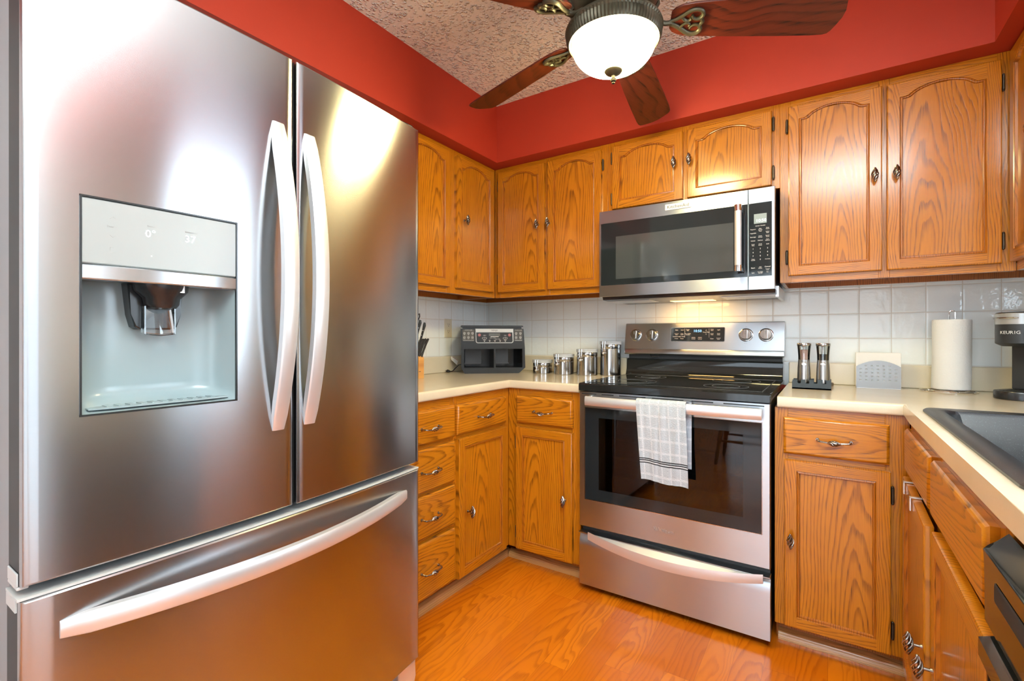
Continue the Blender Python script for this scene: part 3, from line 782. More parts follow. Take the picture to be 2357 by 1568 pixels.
for x, z, up_ in ((.322, 1.345, 1), (.322, 1.312, -1)):
    b = MB(); b.tube([(x - .0045, fy(x) - .0004, z - .002 * up_), (x, fy(x) - .0004, z + .002 * up_), (x + .0045, fy(x) - .0004, z - .002 * up_)], .0004, 5); T.part('arrow_mark', b, 'inkgrey', LD)
b = MB(); b.tube([(.318, fy(.32) - .0004, 1.283), (.326, fy(.32) - .0004, 1.283), (.326, fy(.32) - .0004, 1.292), (.318, fy(.32) - .0004, 1.292)], .0004, 5, loop=True); T.part('lock_mark', b, 'inkgrey', LD)
for s_, x, z, sz in (('Freezer', .322, 1.329, .0055), ('Freezer', .380, 1.340, .0045), ('Refrigerator', .446, 1.340, .0045)):
    b = MB(); b.text(s_, (x, fy(x) - .0005, z), sz); T.part('panel_legend', b, 'inkgrey', LD)
b = MB()
def cav(u, v):
    x = HX0 + .001 + (HX1 - HX0 - .002) * u; z = HZ0 + .001 + (1.262 - HZ0) * v
    su = (1 - abs(2 * u - 1) ** 5); sv = (v / .09) ** .5 if v < .09 else 1.
    d = .078 * max(su, 0.) ** .55 * sv
    return (x, fy(x) + .003 + d, z)
b.grid(cav, 30, 26)
T.part('dispenser_recess', b, 'recess', LD, angle=60)
b = MB(); cx = .4065
pr = [(cx - .048, 1.236), (cx + .048, 1.236), (cx + .042, 1.176), (cx + .036, 1.152), (cx + .028, 1.147), (cx - .028, 1.147), (cx - .036, 1.152), (cx - .042, 1.176)]
b.prism(pr, XZ, fy(cx) + .052, fy(cx) + .085, bev=.003); T.part('paddle_housing', b, 'charcoal', LD)
b = MB(); b.lathe([(.046, 1.236), (.044, 1.222), (.031, 1.208), (.029, 1.196), (.024, 1.189), (.001, 1.187)], cx + .004, fy(cx) + .040, 24); T.part('ice_chute', b, 'charcoal', LD)
b = MB(); b.box(cx + .021, cx + .029, fy(cx) + .001, fy(cx) + .008, 1.219, 1.236); T.part('water_nozzle', b, 'liteplas', LD)
b = MB()
for i in range(1): b.grid(lambda u, v: (cx - .024 + .050 * u, fy(cx) + .050 - .010 * (v) - .006 * math.sin(PI * u), 1.192 - .054 * v), 8, 8)
b.box(cx - .026, cx - .0235, fy(cx) + .036, fy(cx) + .052, 1.138, 1.192); b.box(cx + .0245, cx + .027, fy(cx) + .036, fy(cx) + .052, 1.138, 1.192)
b.tube([(cx - .026, fy(cx) + .038, 1.139), (cx, fy(cx) + .033, 1.136), (cx + .027, fy(cx) + .038, 1.139)], .002, 6)
T.part('dispenser_paddle', b, 'clear', LD)
b = MB(); P = [HX0 + .012 + (HX1 - HX0 - .024) * i / 10 for i in range(11)]
b.prism([(x, fy(x) + .008) for x in P] + [(x, fy(x) + .052) for x in reversed(P)], XY, 1.0035, 1.0065, bev=.001)
for i in range(11):
    x = HX0 + .04 + i * .0172; b.box(x, x + .009, fy(x) + .018, fy(x) + .044, 1.0066, 1.0076)
T.part('drip_tray', b, 'recess', LD)
b = MB(); b.box(FX0 + .02, FX1 - .02, 1.16, 1.18, .012, .10); T.part('base_grille', b, 'charcoal')
for x in (FX1 - .045, FX0 + .045):
    b = MB(); sg = 1 if x > .6 else -1
    b.prism([(x - .033, 0.0005), (x + .026, .0005), (x + .031 + .004 * sg, .05), (x + .033 + .004 * sg, .101), (x - .04, .101)], XZ, 1.100, 1.150, bev=.006); T.part('leveling_foot', b, 'satin')
b = MB()
for x in (FX0 + .05, FX1 - .05):
    b = MB(); b.box(x - .03, x + .03, 1.10, 1.20, 1.7935, 1.802, bev=.004); T.part('hinge_cover', b, 'charcoal')

# ------------------------------------------------------------------ electric range
RX0, RX1, RYF = -.9275, -.1725, 1.955
T = Thing('electric_range', 'freestanding stainless electric range with black glass cooktop and oven window', 'stove', (-.55, 2.27, 0))
b = MB(); b.box(RX0 + .003, RX1 - .003, 2.03, 2.60, .03, .890)
b.box(RX0 + .003, RX0 + .028, 1.985, 2.03, .03, .89); b.box(RX1 - .028, RX1 - .003, 1.985, 2.03, .03, .89); b.box(RX0 + .028, RX1 - .028, 1.985, 2.03, .265, .29)
b.box(RX0 + .028, RX1 - .028, 1.985, 2.03, .876, .89)
for x in (RX0 + .05, RX1 - .05):
    for y in (2.03, 2.52): b.cyl((x, y, 0.001), (x, y, .03), .018, seg=12)
T.part('range_body', b, 'blackpl')
b = MB()
b.prism([(1.945, .8925), (1.945, .919), (1.951, .9255), (2.02, .9262), (2.50, .9262), (2.585, .9285), (2.585, .8925)], lambda u, v, w: (w, u, v), RX0 - .0005, RX1 + .0025, 0, .004, 2)
T.part('cooktop', b, 'blackgloss')
b = MB(); b.box(RX0 + .03, RX1 - .03, 1.985, 2.525, .9264, .9275, 0, .0005, 1); CT = T.part('cooktop_glass', b, 'blackgl')
b = MB()
for x, y, r in ((-.745, 2.13, .105), (-.35, 2.13, .085), (-.745, 2.40, .075), (-.35, 2.40, .10)):
    for rr in (r, r * .62):
        pts = [(x + rr * math.cos(2 * PI * i / 40), y + rr * math.sin(2 * PI * i / 40), .92765) for i in range(40)]
        b.tube(pts, .0007, 4, loop=True)
b.tube([(RX0 + .03, 1.985, .9276), (RX1 - .03, 1.985, .9276), (RX1 - .03, 2.525, .9276), (RX0 + .03, 2.525, .9276)], .0008, 4, loop=True)
T.part('burner_rings', b, plain('burner_ring_print', (.10, .10, .10), .35), CT)
b = MB()   # curved black riser behind the glass
b.prism([(2.535, .927), (2.548, .937), (2.556, .955), (2.558, 1.004), (2.566, 1.0125), (2.61, 1.0125), (2.61, .90), (2.586, .90), (2.586, .927)], lambda u, v, w: (w, u, v), RX0 + .002, RX1 - .001, 0, .003, 2)
T.part('rear_riser', b, 'blackgloss')
b = MB(); b.box(RX0 + .008, RX1 - .006, 2.574, 2.612, 1.0126, 1.036)
T.part('vent_slot', b, 'darkgap')
b = MB(); b.tube([(-.80, 2.573, 1.032), (-.793, 2.563, 1.024), (-.755, 2.563, 1.024), (-.748, 2.573, 1.032)], .0018, 6); T.part('vent_wire', b, 'chrome_s')
b = MB()
b.prism([(2.5535, 1.034), (2.548, 1.040), (2.551, 1.060), (2.555, 1.064), (2.5765, 1.199), (2.582, 1.203), (2.612, 1.203), (2.612, 1.034)], lambda u, v, w: (w, u, v), RX0 - .010, RX1 + .004, 0, .002, 2)
BG = T.part('control_backguard', b, 'steel')
bgy = lambda z: 2.555 + (z - 1.064) * .0215 / .135
tilt = (0, .0215, .135)
b = MB(); za, zb = 1.1075, 1.1755
b.prism(rrect(-.6875, -.428, za, zb, .004, 3), lambda u, v, w: (u, bgy(v) + w, v), -.0022, .004); DP = T.part('touch_panel', b, 'blackgl', BG)
b = MB()
b.prism(rrect(-.690, -.4255, za - .0025, zb + .0025, .006, 3), lambda u, v, w: (u, bgy(v) + w, v), -.0012, .003); T.part('panel_bezel', b, 'chrome_s', BG)
b = MB(); b.text('10:50', (-.556, bgy(1.158) - .0027, 1.159), .0185, up=tilt); T.part('clock_digits', b, 'digitblue', BG)
b = MB()
def leg(s_, x, z, sz=.0066): b.text(s_, (x, bgy(z) - .0027, z), sz, up=tilt, sx=1.05)
for s_, x, z in (('Bake', -.660, 1.1645), ('Broil', -.632, 1.1645), ('Frozen\nBake', -.604, 1.1645), ('Convect\nBake', -.660, 1.143), ('Keep\nWarm', -.632, 1.143), ('More Modes\nOptions', -.604, 1.143),
                 ('TEMPERATURE', -.660, 1.1298), ('SET TIMER', -.632, 1.1298), ('Probe', -.660, 1.120), ('Timer', -.632, 1.120), ('Temp/Time', -.514, 1.153), ('Delay\nStart', -.486, 1.1645), ('Light', -.455, 1.1645),
                 ('Cook\nTime', -.486, 1.143), ('Clock\nSetup', -.455, 1.143), ('Clean', -.486, 1.120), ('Control\nLock', -.455, 1.120)):
    leg(s_, x, z, .0058 if '\n' in s_ or s_.isupper() else .0068)
for x, s_ in ((-.575, 'START'), (-.543, 'OFF')):
    yz = lambda zz: bgy(zz) - .0027
    b.tube([(x - .0085, yz(1.117), 1.117), (x + .0085, yz(1.117), 1.117), (x + .0085, yz(1.127), 1.127), (x - .0085, yz(1.127), 1.127)], .0007, 4, loop=True); leg(s_, x, 1.122, .0045)
for z, sg in ((1.163, 1), (1.143, -1)):
    b.tube([(-.5175, bgy(z) - .0027, z - .0025 * sg), (-.5105, bgy(z) - .0027, z - .0025 * sg), (-.514, bgy(z) - .0027, z + .0035 * sg)], .0006, 4, loop=True)
for x in (-.618, -.500): b.box(x, x + .0006, bgy(1.14) - .0045, bgy(1.14) - .001, 1.112, 1.171)
T.part('panel_legend', b, 'ink', BG)
for x in (-.8779, -.7893, -.3315, -.2447):
    z = 1.1385; y = bgy(z); nrm = Vector((0, -.135, .0215)).normalized(); c0 = Vector((x, y, z))
    fr = Matrix.Translation(c0) @ Vector((0, 0, 1)).rotation_difference(nrm).to_matrix().to_4x4()
    b = MB(); b.lathe([(.0325, -.001), (.0325, .002), (.029, .004), (.0265, .004), (.0255, .018), (.0235, .021), (.001, .0215)], seg=32, frame=fr)
    b.prism(rrect(-.0095, .0095, -.0235, .0235, .004, 3), lambda u, v, w: tuple(fr @ Vector((u, v, w))), .021, .0295, bev=.0015)
    K = T.part('control_knob', b, 'chrome_s', BG)
    b = MB(); b.box(x - .0009, x + .0009, (c0 + nrm * .0295).y - .004, (c0 + nrm * .0295).y - .0005, z + .004, z + .021); 
    b.text('Off', (x, bgy(1.178) - .0005, 1.178), .005, up=tilt); b.text('Hi  Lo', (x, bgy(1.099) - .0005, 1.099), .005, up=tilt)
    T.part('knob_marks', b, 'inkgrey', BG)
# oven door
b = MB(); gx0, gx1, gz0, gz1 = -.8995, -.2000, .4120, .8175
cut = [(RX0, gx0, .2885, .8895), (gx1, RX1, .2885, .8895), (gx0, gx1, .2885, gz0), (gx0, gx1, gz1, .8895)]
ixa, ixb, iza, izb = -.862, -.238, .440, .790
outer = [(RX0, .2885), (RX1, .2885), (RX1, .8895), (RX0, .8895)]
def rr4(x0, x1, z0, z1, y): return [(x0, y, z0), (x1, y, z0), (x1, y, z1), (x0, y, z1)]
b.loft([rr4(gx0, gx1, gz0, gz1, RYF + .004), rr4(gx0, gx1, gz0, gz1, RYF), rr4(RX0 + .003, RX1 - .003, .2915, .8865, RYF), rr4(RX0, RX1, .2885, .8895, RYF + .003), rr4(RX0, RX1, .2885, .8895, RYF + .028),
        rr4(ixa, ixb, iza, izb, RYF + .028), rr4(ixa, ixb, iza, izb, RYF + .006)], cap=False)
OD = T.part('oven_door', b, 'steel')
b = MB(); wz0, wz1, wx0, wx1 = .461, .775, -.8355, -.2625
b.loft([rr4(gx0 + .001, gx1 - .001, gz0 + .001, gz1 - .001, RYF + .005), rr4(gx0 + .001, gx1 - .001, gz0 + .001, gz1 - .001, RYF + .0015), rr4(wx0, wx1, wz0, wz1, RYF + .0015), rr4(wx0, wx1, wz0, wz1, RYF + .005)], cap=False)
T.part('window_border', b, 'blackgl', OD)
b = MB(); b.box(wx0, wx1, RYF + .0016, RYF + .0046, wz0, wz1); T.part('oven_window', b, 'oven', OD)
b = MB(); e = .002
for xa, xb, za, zb_ in ((gx0 - e, gx0 + .0005, gz0 - e, gz1 + e), (gx1 - .0005, gx1 + e, gz0 - e, gz1 + e), (gx0, gx1, gz0 - e, gz0 + .0005), (gx0, gx1, gz1 - .0005, gz1 + e)): b.box(xa, xb, RYF - .0012, RYF + .002, za, zb_)
T.part('window_trim', b, 'chrome_s', OD)
b = MB()
for xa, xb in ((-.915, -.845), (-.822, -.767), (-.742, -.628), (-.601, -.476), (-.446, -.366), (-.330, -.192)): b.box(xa, xb, RYF - .0006, RYF + .003, .8765, .8805)
T.part('door_vents', b, 'darkgap', OD)
def bar_handle(name, z0, z1, xa, xb, sag, parent):
    b = MB(); N = 16; rings = []
    for i in range(N + 1):
        t = i / N; q = 1 - (2 * t - 1) ** 2; x = xa + (xb - xa) * t; dz = -sag * q; w = 0.
        y = 1.912 - .012 * q
        rings.append([(x, y + .004, z0 + dz), (x, y, z0 + dz + .004), (x, y - .002, (z0 + z1) / 2 + dz), (x, y, z1 + dz - .004), (x, y + .004, z1 + dz), (x, y + .013, z1 + dz), (x, y + .013, z0 + dz)])
    b.loft(rings)
    for x in (xa, xb - .012): b.box(x, x + .012, 1.922, RYF + .001, z0 + .003, z1 - .003, 0, .002, 1)
    return T.part(name, b, 'satin', parent)
bar_handle('handle', .8325, .872, -.882, -.197, 0, OD)
b = MB(); b.text('Whirlpool', (-.5535, RYF - .0004, .3465), .0205); T.part('badge', b, 'inkgrey', OD)
# oven cavity and racks behind the glass
b = MB(); b.loft([rr4(-.84, -.258, .455, .78, RYF + .029), rr4(-.84, -.258, .455, .78, 2.029)], cap=False); b.poly(rr4(-.84, -.258, .455, .78, 2.0285)); T.part('oven_cavity', b, plain('oven_enamel', (.018, .018, .022), .5))
for z in (.52, .60, .68):
    b = MB(); b.tube([(-.83, 1.996, z), (-.27, 1.996, z)], .0022, 6); b.tube([(-.83, 2.016, z), (-.27, 2.016, z)], .0015, 6)
    T.part('oven_rack', b, 'chrome_s')
# storage drawer
b = MB(); zt = .262
b.prism([(RYF, .0305), (RYF, .200), (RYF + .002, .232), (RYF + .012, .249), (RYF + .006, .258), (RYF - .012, .2625), (RYF - .012, .2650), (RYF + .03, .2650), (RYF + .03, .0305)], lambda u, v, w: (w, u, v), RX0, RX1, 0, .0012, 1)
SD = T.part('storage_drawer', b, 'steel')
b = MB(); N = 18; rings = []
for i in range(N + 1):
    t = i / N; q = 1 - (2 * t - 1) ** 2; x = -.8813 + (.686) * t
    zt_, zb_ = .272 - .030 * q, .238 - .036 * q; y = RYF - .012 - .026 * q
    rings.append([(x, y, zb_), (x, y - .002, (zt_ + zb_) / 2), (x, y, zt_), (x, RYF - .008, .2622), (x, RYF - .004, .240), (x, RYF + .001, zb_ + .003)])
b.loft(rings); T.part('handle', b, 'satin', SD)

# ------------------------------------------------------------------ over-the-range microwave
MX0, MX1, MYF = -.945, -.180, 2.220
T = Thing('microwave_oven', 'stainless over-the-range microwave mounted under the short oak cabinet', 'microwave', (-.5625, 2.43, 1.315))
b = MB(); b.box(MX0 + .004, MX1 - .002, 2.262, 2.622, 1.326, 1.757); T.part('microwave_body', b, 'charcoal')
def mface(x0, x1, name, holes):
    b = MB(); z0, z1 = 1.3262, 1.7465; hx0, hx1, hz0, hz1 = holes; c = .0012
    b.loft([rr4(hx0, hx1, hz0, hz1, MYF + .004), rr4(hx0, hx1, hz0, hz1, MYF), rr4(x0 + c, x1 - c, z0 + c, z1 - c, MYF), rr4(x0, x1, z0, z1, MYF + c), rr4(x0, x1, z0, z1, MYF + .040)], cap=False)
    b.poly(list(reversed(rr4(x0, x1, z0, z1, MYF + .0402))))
    return T.part(name, b, 'steel')
MD = mface(MX0, -.2790, 'door', (-.9363, -.2795, 1.3815, 1.6862))
MP = mface(-.2775, MX1, 'control_panel', (-.2770, -.1906, 1.3815, 1.6862))
gz0, gz1 = 1.3815, 1.6862; wx0, wx1, wz0, wz1 = -.8595, -.3346, 1.4097, 1.6165
b = MB(); rr_ = [(x, MYF + .001, z) for x, z in rrect(-.9365, -.2792, gz0, gz1, .010, 4)]
b.loft([[(x, MYF + .004, z) for x, y, z in rr_], rr_], cap=True); T.part('door_glass', b, 'blackgl', MD)
b = MB(); b.box(wx0, wx1, MYF - .0002, MYF + .0012, wz0, wz1); T.part('window_mesh', b, plain('dark_window_mesh', (.045, .052, .055), .06, spec=.9), MD)
b = MB(); b.prism(rrect(-.2770, -.1906, gz0, gz1, .009, 4), XZ, MYF + .0008, MYF + .006); T.part('touch_panel', b, 'blackgl', MP)
b = MB(); hx = -.3103
b.cyl((hx, MYF - .048, 1.408), (hx, MYF - .048, 1.672), .0135, seg=24)
for z in (1.402, 1.652): b.cyl((hx, MYF - .048, z), (hx, MYF - .048, z + .025), .0150, seg=24, m=1)
for z in (1.4065, 1.6565): b.box(hx - .010, hx + .010, MYF - .046, MYF + .001, z, z + .016, 1, .003, 2)
T.part('handle', b, ['satin', 'chrome'], MD)
b = MB(); b.box(-.6219, -.5067, MYF - .004, MYF + .001, 1.7075, 1.7345, 0, .001, 1); BD = T.part('badge', b, plain('pale_badge', (.80, .80, .80), .4), MD)
b = MB(); b.text('KitchenAid', (-.5643, MYF - .0044, 1.7205), .0205, sx=1.05); T.part('badge_lettering', b, 'inkdark', MD)
b = MB(); b.box(-.2565, -.2095, MYF - .0001, MYF + .0012, 1.6005, 1.6405); T.part('lcd_screen', b, 'lcd', MP)
b = MB(); b.text('10:50', (-.2300, MYF - .0006, 1.6115), .0175); T.part('clock_digits', b, 'digitwhite', MP)
b = MB()
rows = [('Popcorn', 'Bake\nAir Fry\nPizza', 'Keep\nWarm'), ('Vegetable', '', 'Soften\nMelt'), ('Beverage', 'Steam\nSimmer', 'Sensor\nCook'), ('Reheat', 'Defrost', 'Auto\nDefrost'), ('Cook\nTime', 'Cook\nPower', 'Grill')]
zz = [1.5775, 1.5615, 1.5455, 1.530, 1.5125]
for r_, z in zip(rows, zz):
    for s_, x in zip(r_, (-.2600, -.2330, -.2063)):
        if s_: b.text(s_, (x, MYF + .0004, z - (.004 if s_.startswith('Bake\n') else 0)), .0052 if '\n' in s_ else .0058)
for i, r_ in enumerate((('1', '2', '3'), ('4', '5', '6'), ('7', '8', '9'), ('Timer\nOn/Off', '0', 'Favorites'))):
    for s_, x in zip(r_, (-.2600, -.2330, -.2063)): b.text(s_, (x, MYF + .0004, 1.4960 - .0150 * i), .0078 if len(s_) == 1 else .005)
for s_, x, z, sz in (('Start', -.260, 1.417, .0078), ('Add\n30 Sec', -.233, 1.417, .0052), ('Cancel', -.2063, 1.4195, .0078), ('Control\nLock', -.2063, 1.408, .0045), ('Light', -.260, 1.3965, .0055), ('Turntable\nOn/Off', -.233, 1.3965, .0050), ('Fan', -.2063, 1.3975, .0055), ('QUICK TOUCH', -.233, 1.5905, .0052)):
    b.text(s_, (x, MYF + .0004, z), sz)
T.part('keypad_legend', b, 'ink', MP)
b = MB(); b.prism([(MYF + .012, 1.326), (MYF + .018, 1.312), (MYF + .05, 1.3095), (2.60, 1.3095), (2.60, 1.326)], lambda u, v, w: (w, u, v), MX0 + .012, MX1 + .001); UB = T.part('vent_underside', b, 'charcoal')
b = MB()
for x in (-.83, -.29): b.box(x - .11, x + .11, 2.30, 2.46, 1.3065, 1.3095, bev=.001)
T.part('grease_filter', b, 'satin', UB)
b = MB(); b.box(-.66, -.46, 2.44, 2.53, 1.3075, 1.3096); T.part('cooktop_light', b, glow('cooktop_lamp_lens', (1., .72, .36), 1.6), UB)
b = MB(); b.box(MX1 - .004, MX1 + .008, 2.30, 2.62, 1.300, 1.345); T.part('mounting_bracket', b, 'satin')
area('microwave_cooktop_lamp', (-.56, 2.485, 1.304), (-.56, 2.56, 1.0), .24, .06, 1.5, (1., .55, .17))

# ------------------------------------------------------------------ ceiling fan with light
CXF, CYF = -.571, 1.454
T = Thing('ceiling_fan', 'five-blade rosewood ceiling fan with a lit frosted glass bowl', 'ceiling fan', (CXF, CYF, 1.937))
b = MB(); b.lathe([(.001, 2.4375), (.075, 2.4375), (.07, 2.40), (.03, 2.375), (.016, 2.37), (.016, 2.30), (.05, 2.29), (.105, 2.275), (.135, 2.245), (.14, 2.20), (.125, 2.168), (.10, 2.155), (.095, 2.13), (.001, 2.13)], CXF, CYF, 40)
for k in range(10):
    a = 2 * PI * k / 10; p = lambda r, z: (CXF + r * math.cos(a), CYF + r * math.sin(a), z)
    b.tube([p(.128, 2.17), p(.145, 2.20), p(.140, 2.245)], .007, 6)
T.part('motor_housing', b, 'antique')
b = MB(); N = 84; rings = []
for r, z, fl in ((.080, 2.131, 0), (.115, 2.128, 0), (.143, 2.120, 0), (.150, 2.112, 0), (.153, 2.104, 0), (.1505, 2.098, 1), (.1495, 2.083, 1), (.1455, 2.070, 1), (.141, 2.066, 0), (.137, 2.068, 0), (.134, 2.075, 0)):
    ring = []
    for i in range(N * 2):
        a = 2 * PI * i / (N * 2); rr = r - (.0034 if (fl and i % 2) else 0); ring.append((CXF + rr * math.cos(a), CYF + rr * math.sin(a), z))
    rings.append(ring)
b.loft(rings, cap=False); LK = T.part('light_fitter', b, 'antique', angle=24)
b = MB(); prof = [(.1320, 2.072)] + [(.1320 * math.cos(t * PI / 2 / 12) ** .8, 2.070 - .089 * math.sin(t * PI / 2 / 12)) for t in range(1, 12)] + [(.001, 1.9805)]
b.lathe(prof, CXF, CYF, 48, cap=False); T.part('glass_bowl', b, 'bowl', angle=60)
b = MB(); b.lathe([(.001, 1.983), (.027, 1.982), (.0285, 1.978), (.024, 1.972), (.012, 1.967), (.006, 1.964), (.0055, 1.957), (.010, 1.953), (.0085, 1.947), (.0035, 1.944), (.0055, 1.940), (.001, 1.937)], CXF, CYF, 24)
T.part('finial', b, 'antique')
PITCH = R(15)
for k in range(5):
    a = R(167.6 - 72 * k); ca, sa = math.cos(a), math.sin(a)
    # local frame: u outwards, v to the left (+90 deg), pitch lowers the +v side
    def P(u, v, w=0., flatk=1.):
        z = 2.1215 - (u - .19) * .070 - v * math.sin(PITCH) * flatk + w
        vv = v * math.cos(PITCH)
        return (CXF + u * ca - vv * sa, CYF + u * sa + vv * ca, z)
    b = MB(); out = []
    half = [(.175, .028), (.185, .042), (.205, .052), (.24, .0575), (.36, .064), (.50, .069), (.60, .071), (.635, .0705), (.648, .066), (.655, .056)]
    tip = [(.660, .038), (.668, .012), (.668, -.012), (.660, -.038)]
    outline_ = [(u, -v) for u, v in half] + list(reversed(tip)) + [(u, v) for u, v in reversed(half)]
    b.prism(outline_, lambda u, v, w: P(u, v, w), -.003, .003, 0, .0012, 1)
    BL = T.part('blade', b, 'rose', recalc=True)
    # turn the part so its object space follows the blade (grain runs along it)
    mtx = Matrix.Rotation(a, 3, 'Z'); BL.data.transform(mtx.inverted().to_4x4()); BL.rotation_euler = (0, 0, a)
    b = MB()
    Q = lambda u, v, w=-.008: P(u, v, w)
    arm = [P(.118, 0, .008, 0), P(.140, 0, -.006, .2), P(.160, 0, -.010, .6), Q(.178, 0)]
    b.tube(arm, [.013, .0115, .010, .009], 10, flat=.7)
    for sg in (1, -1):
        sc = [(.172, .003), (.192, .012), (.212, .026), (.230, .039), (.247, .043), (.262, .038), (.268, .026), (.262, .014), (.250, .010), (.240, .015), (.236, .024)]
        b.tube(smooth([Q(u, v * sg) for u, v in sc]), tween([.0065, .0068, .0072, .0074, .0074, .0072, .0070, .0064, .0058, .0050, .0042]), 8, flat=.8)
        sc2 = [(.206, .020), (.215, .008), (.226, .004), (.234, .009), (.231, .016)]
        b.tube(smooth([Q(u, v * sg) for u, v in sc2]), tween([.005, .005, .0048, .0042, .0034]), 8, flat=.8)
    b.tube([Q(.262, .016), Q(.2705, 0), Q(.262, -.016)], .006, 8)
    mi = finish('blade_iron', b, 'antique', Vector(OFF[BL.name])); mi.data.transform(mtx.inverted().to_4x4()); mi.parent = BL

# ------------------------------------------------------------------ dishwasher at the end of the right run (local x = -y, local y = x)
T = Thing('dishwasher', 'black gloss dishwasher under the right countertop at the photo edge', 'dishwasher', (-.70, .53, 0), RR)
b = MB(); b.box(-.950, -.36, .235, .83, .09, .868); b.box(-.945, -.365, .30, .83, .002, .09); T.part('dishwasher_body', b, 'blackpl')
b = MB(); b.prism([(.198, .118), (.196, .655), (.184, .668), (.184, .694), (.200, .700), (.234, .700), (.234, .118)], lambda u, v, w: (w, u, v), -.964, -.362, 0, .002, 2); T.part('door_panel', b, 'blackgloss')
b = MB(); b.prism([(.205, .704), (.1955, .712), (.195, .802), (.1935, .8165), (.200, .8205), (.2215, .845), (.2215, .704)], lambda u, v, w: (w, u, v), -.987, -.362, 0, .002, 2); CP = T.part('control_console', b, 'blackgloss')
b = MB(); b.loft([[(x, .1945, z) for x, z in rrect(-.930, -.800, .7625, .7905, .004, 3)], [(x, .1935, z) for x, z in rrect(-.927, -.803, .765, .788, .003, 3)]]); T.part('pocket_handle', b, 'darkgap', CP)
for x in (-.80, -.74, -.68):
    b = MB(); b.lathe([(.0045, -.001), (.0045, .0012), (.001, .0016)], seg=12, frame=Matrix.Translation((x, .2110, .8328)) @ Matrix.Rotation(R(47.8), 4, 'X')); T.part('console_button', b, 'satin', CP)

# ------------------------------------------------------------------ things on the left countertop
ZT = .9142
def knife_handle(b, p, d, n, L, w, ring=False, rivets=True):
    # p = start in the block, d = direction of the handle, n = broad-side normal
    d = Vector(d).normalized(); n = Vector(n); n = (n - d * n.dot(d)).normalized(); s_ = d.cross(n); p = Vector(p)
    prof = [(0, .50, 0), (.12, .52, .002), (.4, .42, .001), (.7, .46, -.001), (.9, .62, -.003), (1., .40, -.006)]
    rings = []
    for t, hw, off in prof:
        c = p + d * (L * t) + s_ * (off); hh = w * hw; tt = .0075 * (1 if t < .95 else .7)
        rings.append([c + s_ * (hh * math.cos(2 * PI * k / 10)) + n * (tt * math.sin(2 * PI * k / 10)) for k in range(10)])
    b.loft(rings)
    if ring:
        c = p + d * (L * 1.0)
        b.tube([c + s_ * (-.010) + d * -.004, c + s_ * -.013 + d * .018, c + s_ * -.004 + d * .030, c + s_ * .007 + d * .026, c + s_ * .009 + d * -.004], .0032, 8)
T = Thing('knife_block', 'pale wooden knife block half hidden behind the refrigerator', 'knife block', (-1.80, 1.775, ZT))
b = MB(); b.prism([(-1.862, ZT), (-1.757, ZT), (-1.757, 1.019), (-1.862, 1.165)], lambda u, v, w: (u, w, v), 1.700, 1.834, 0, .003, 2); T.part('block', b, 'block')
b = MB(); b.box(-1.7569, -1.7564, 1.795, 1.809, .948, .951); T.part('block_mark', b, 'inkdark')
KL = [('steak knife', 1.822, -1.766, 1.030, .098, 0), ('steak knife', 1.806, -1.768, 1.032, .096, 0), ('steak knife', 1.790, -1.768, 1.033, .094, 0), ('steak knife', 1.774, -1.768, 1.033, .094, 0)]
steak_lab = ['steak knife with black handle in the low row, nearest the wall outlet', 'black-handled steak knife second from the outlet in the low row of the block', 'black-handled steak knife third from the outlet in the low row of the block', 'black-handled steak knife deepest behind the refrigerator in the low row of the block']
for i, (nm, y, x, z, L, rg) in enumerate(KL):
    b = MB(); knife_handle(b, (x, y, z - .010), (.030, .012, .095), (0, 1, 0), L + .01, .0105)
    single('steak_knife', b, 'blackpl', steak_lab[i], 'knife', 'steak knives in the block', base=(x, y, z - .01))
big = [(1.826, -1.795, 1.083, .128, False, 'black riveted kitchen knife standing high at the outlet end of the block'), (1.800, -1.800, 1.098, .126, False, 'second black riveted kitchen knife in the high row of the block')]
for y, x, z, L, rg, lab in big:
    T = Thing('kitchen_knife', lab, 'knife', (x, y, z - .01), group='large handled tools in the block')
    b = MB(); knife_handle(b, (x, y, z - .012), (.036, .016, .118), (.5, -1, 0), L + .01, .0135); H = T.part('handle', b, 'blackpl')
    b = MB(); d = Vector((.036, .016, .118)).normalized(); n = Vector((.5, -1, 0)); n = (n - d * n.dot(d)).normalized()
    for t in (.35, .55, .75): 
        c = Vector((x, y, z - .012)) + d * (L * t) + n * .0066; b.tube([c, c + n * .0016], .0026, 10)
    T.part('rivets', b, 'satin', H)
for j, (y, x, z, L, lab) in enumerate(((1.822, -1.835, 1.135, .105, 'kitchen shears with black loop grips standing up at the back of the block'), (1.775, -1.835, 1.135, .120, 'black loop-ended sharpening tool at the back of the block by the refrigerator'))):
    b = MB(); knife_handle(b, (x, y, z - .012), (.036, .010, .110), (.3, 1, 0), L, .011, True)
    single('kitchen_shears' if j == 0 else 'sharpening_steel', b, 'blackpl', lab, 'shears' if j == 0 else 'sharpener', base=(x, y, z - .012))
# outlet
T = Thing('wall_outlet', 'ivory double wall outlet on the left tiled wall', 'outlet', (2.231, 1.9405, 1.1247), LR)
b = MB(); b.box(2.198, 2.2643, 1.9360, 1.9410, 1.1247, 1.2375, 0, .002, 2); T.part('cover_plate', b, 'ivory')
for z in (1.161, 1.2015):
    b = MB(); b.prism(rrect(2.2145, 2.2478, z - .0142, z + .0142, .011, 5), XZ, 1.9345, 1.937); S = T.part('socket', b, 'ivory')
    b = MB(); b.box(2.224, 2.2256, 1.9340, 1.9347, z - .001, z + .008); b.box(2.2365, 2.2385, 1.9340, 1.9347, z - .001, z + .007); b.cyl((2.231, 1.9347, z - .007), (2.231, 1.9340, z - .007), .0024, seg=8); T.part('slots', b, 'inkdark', S)
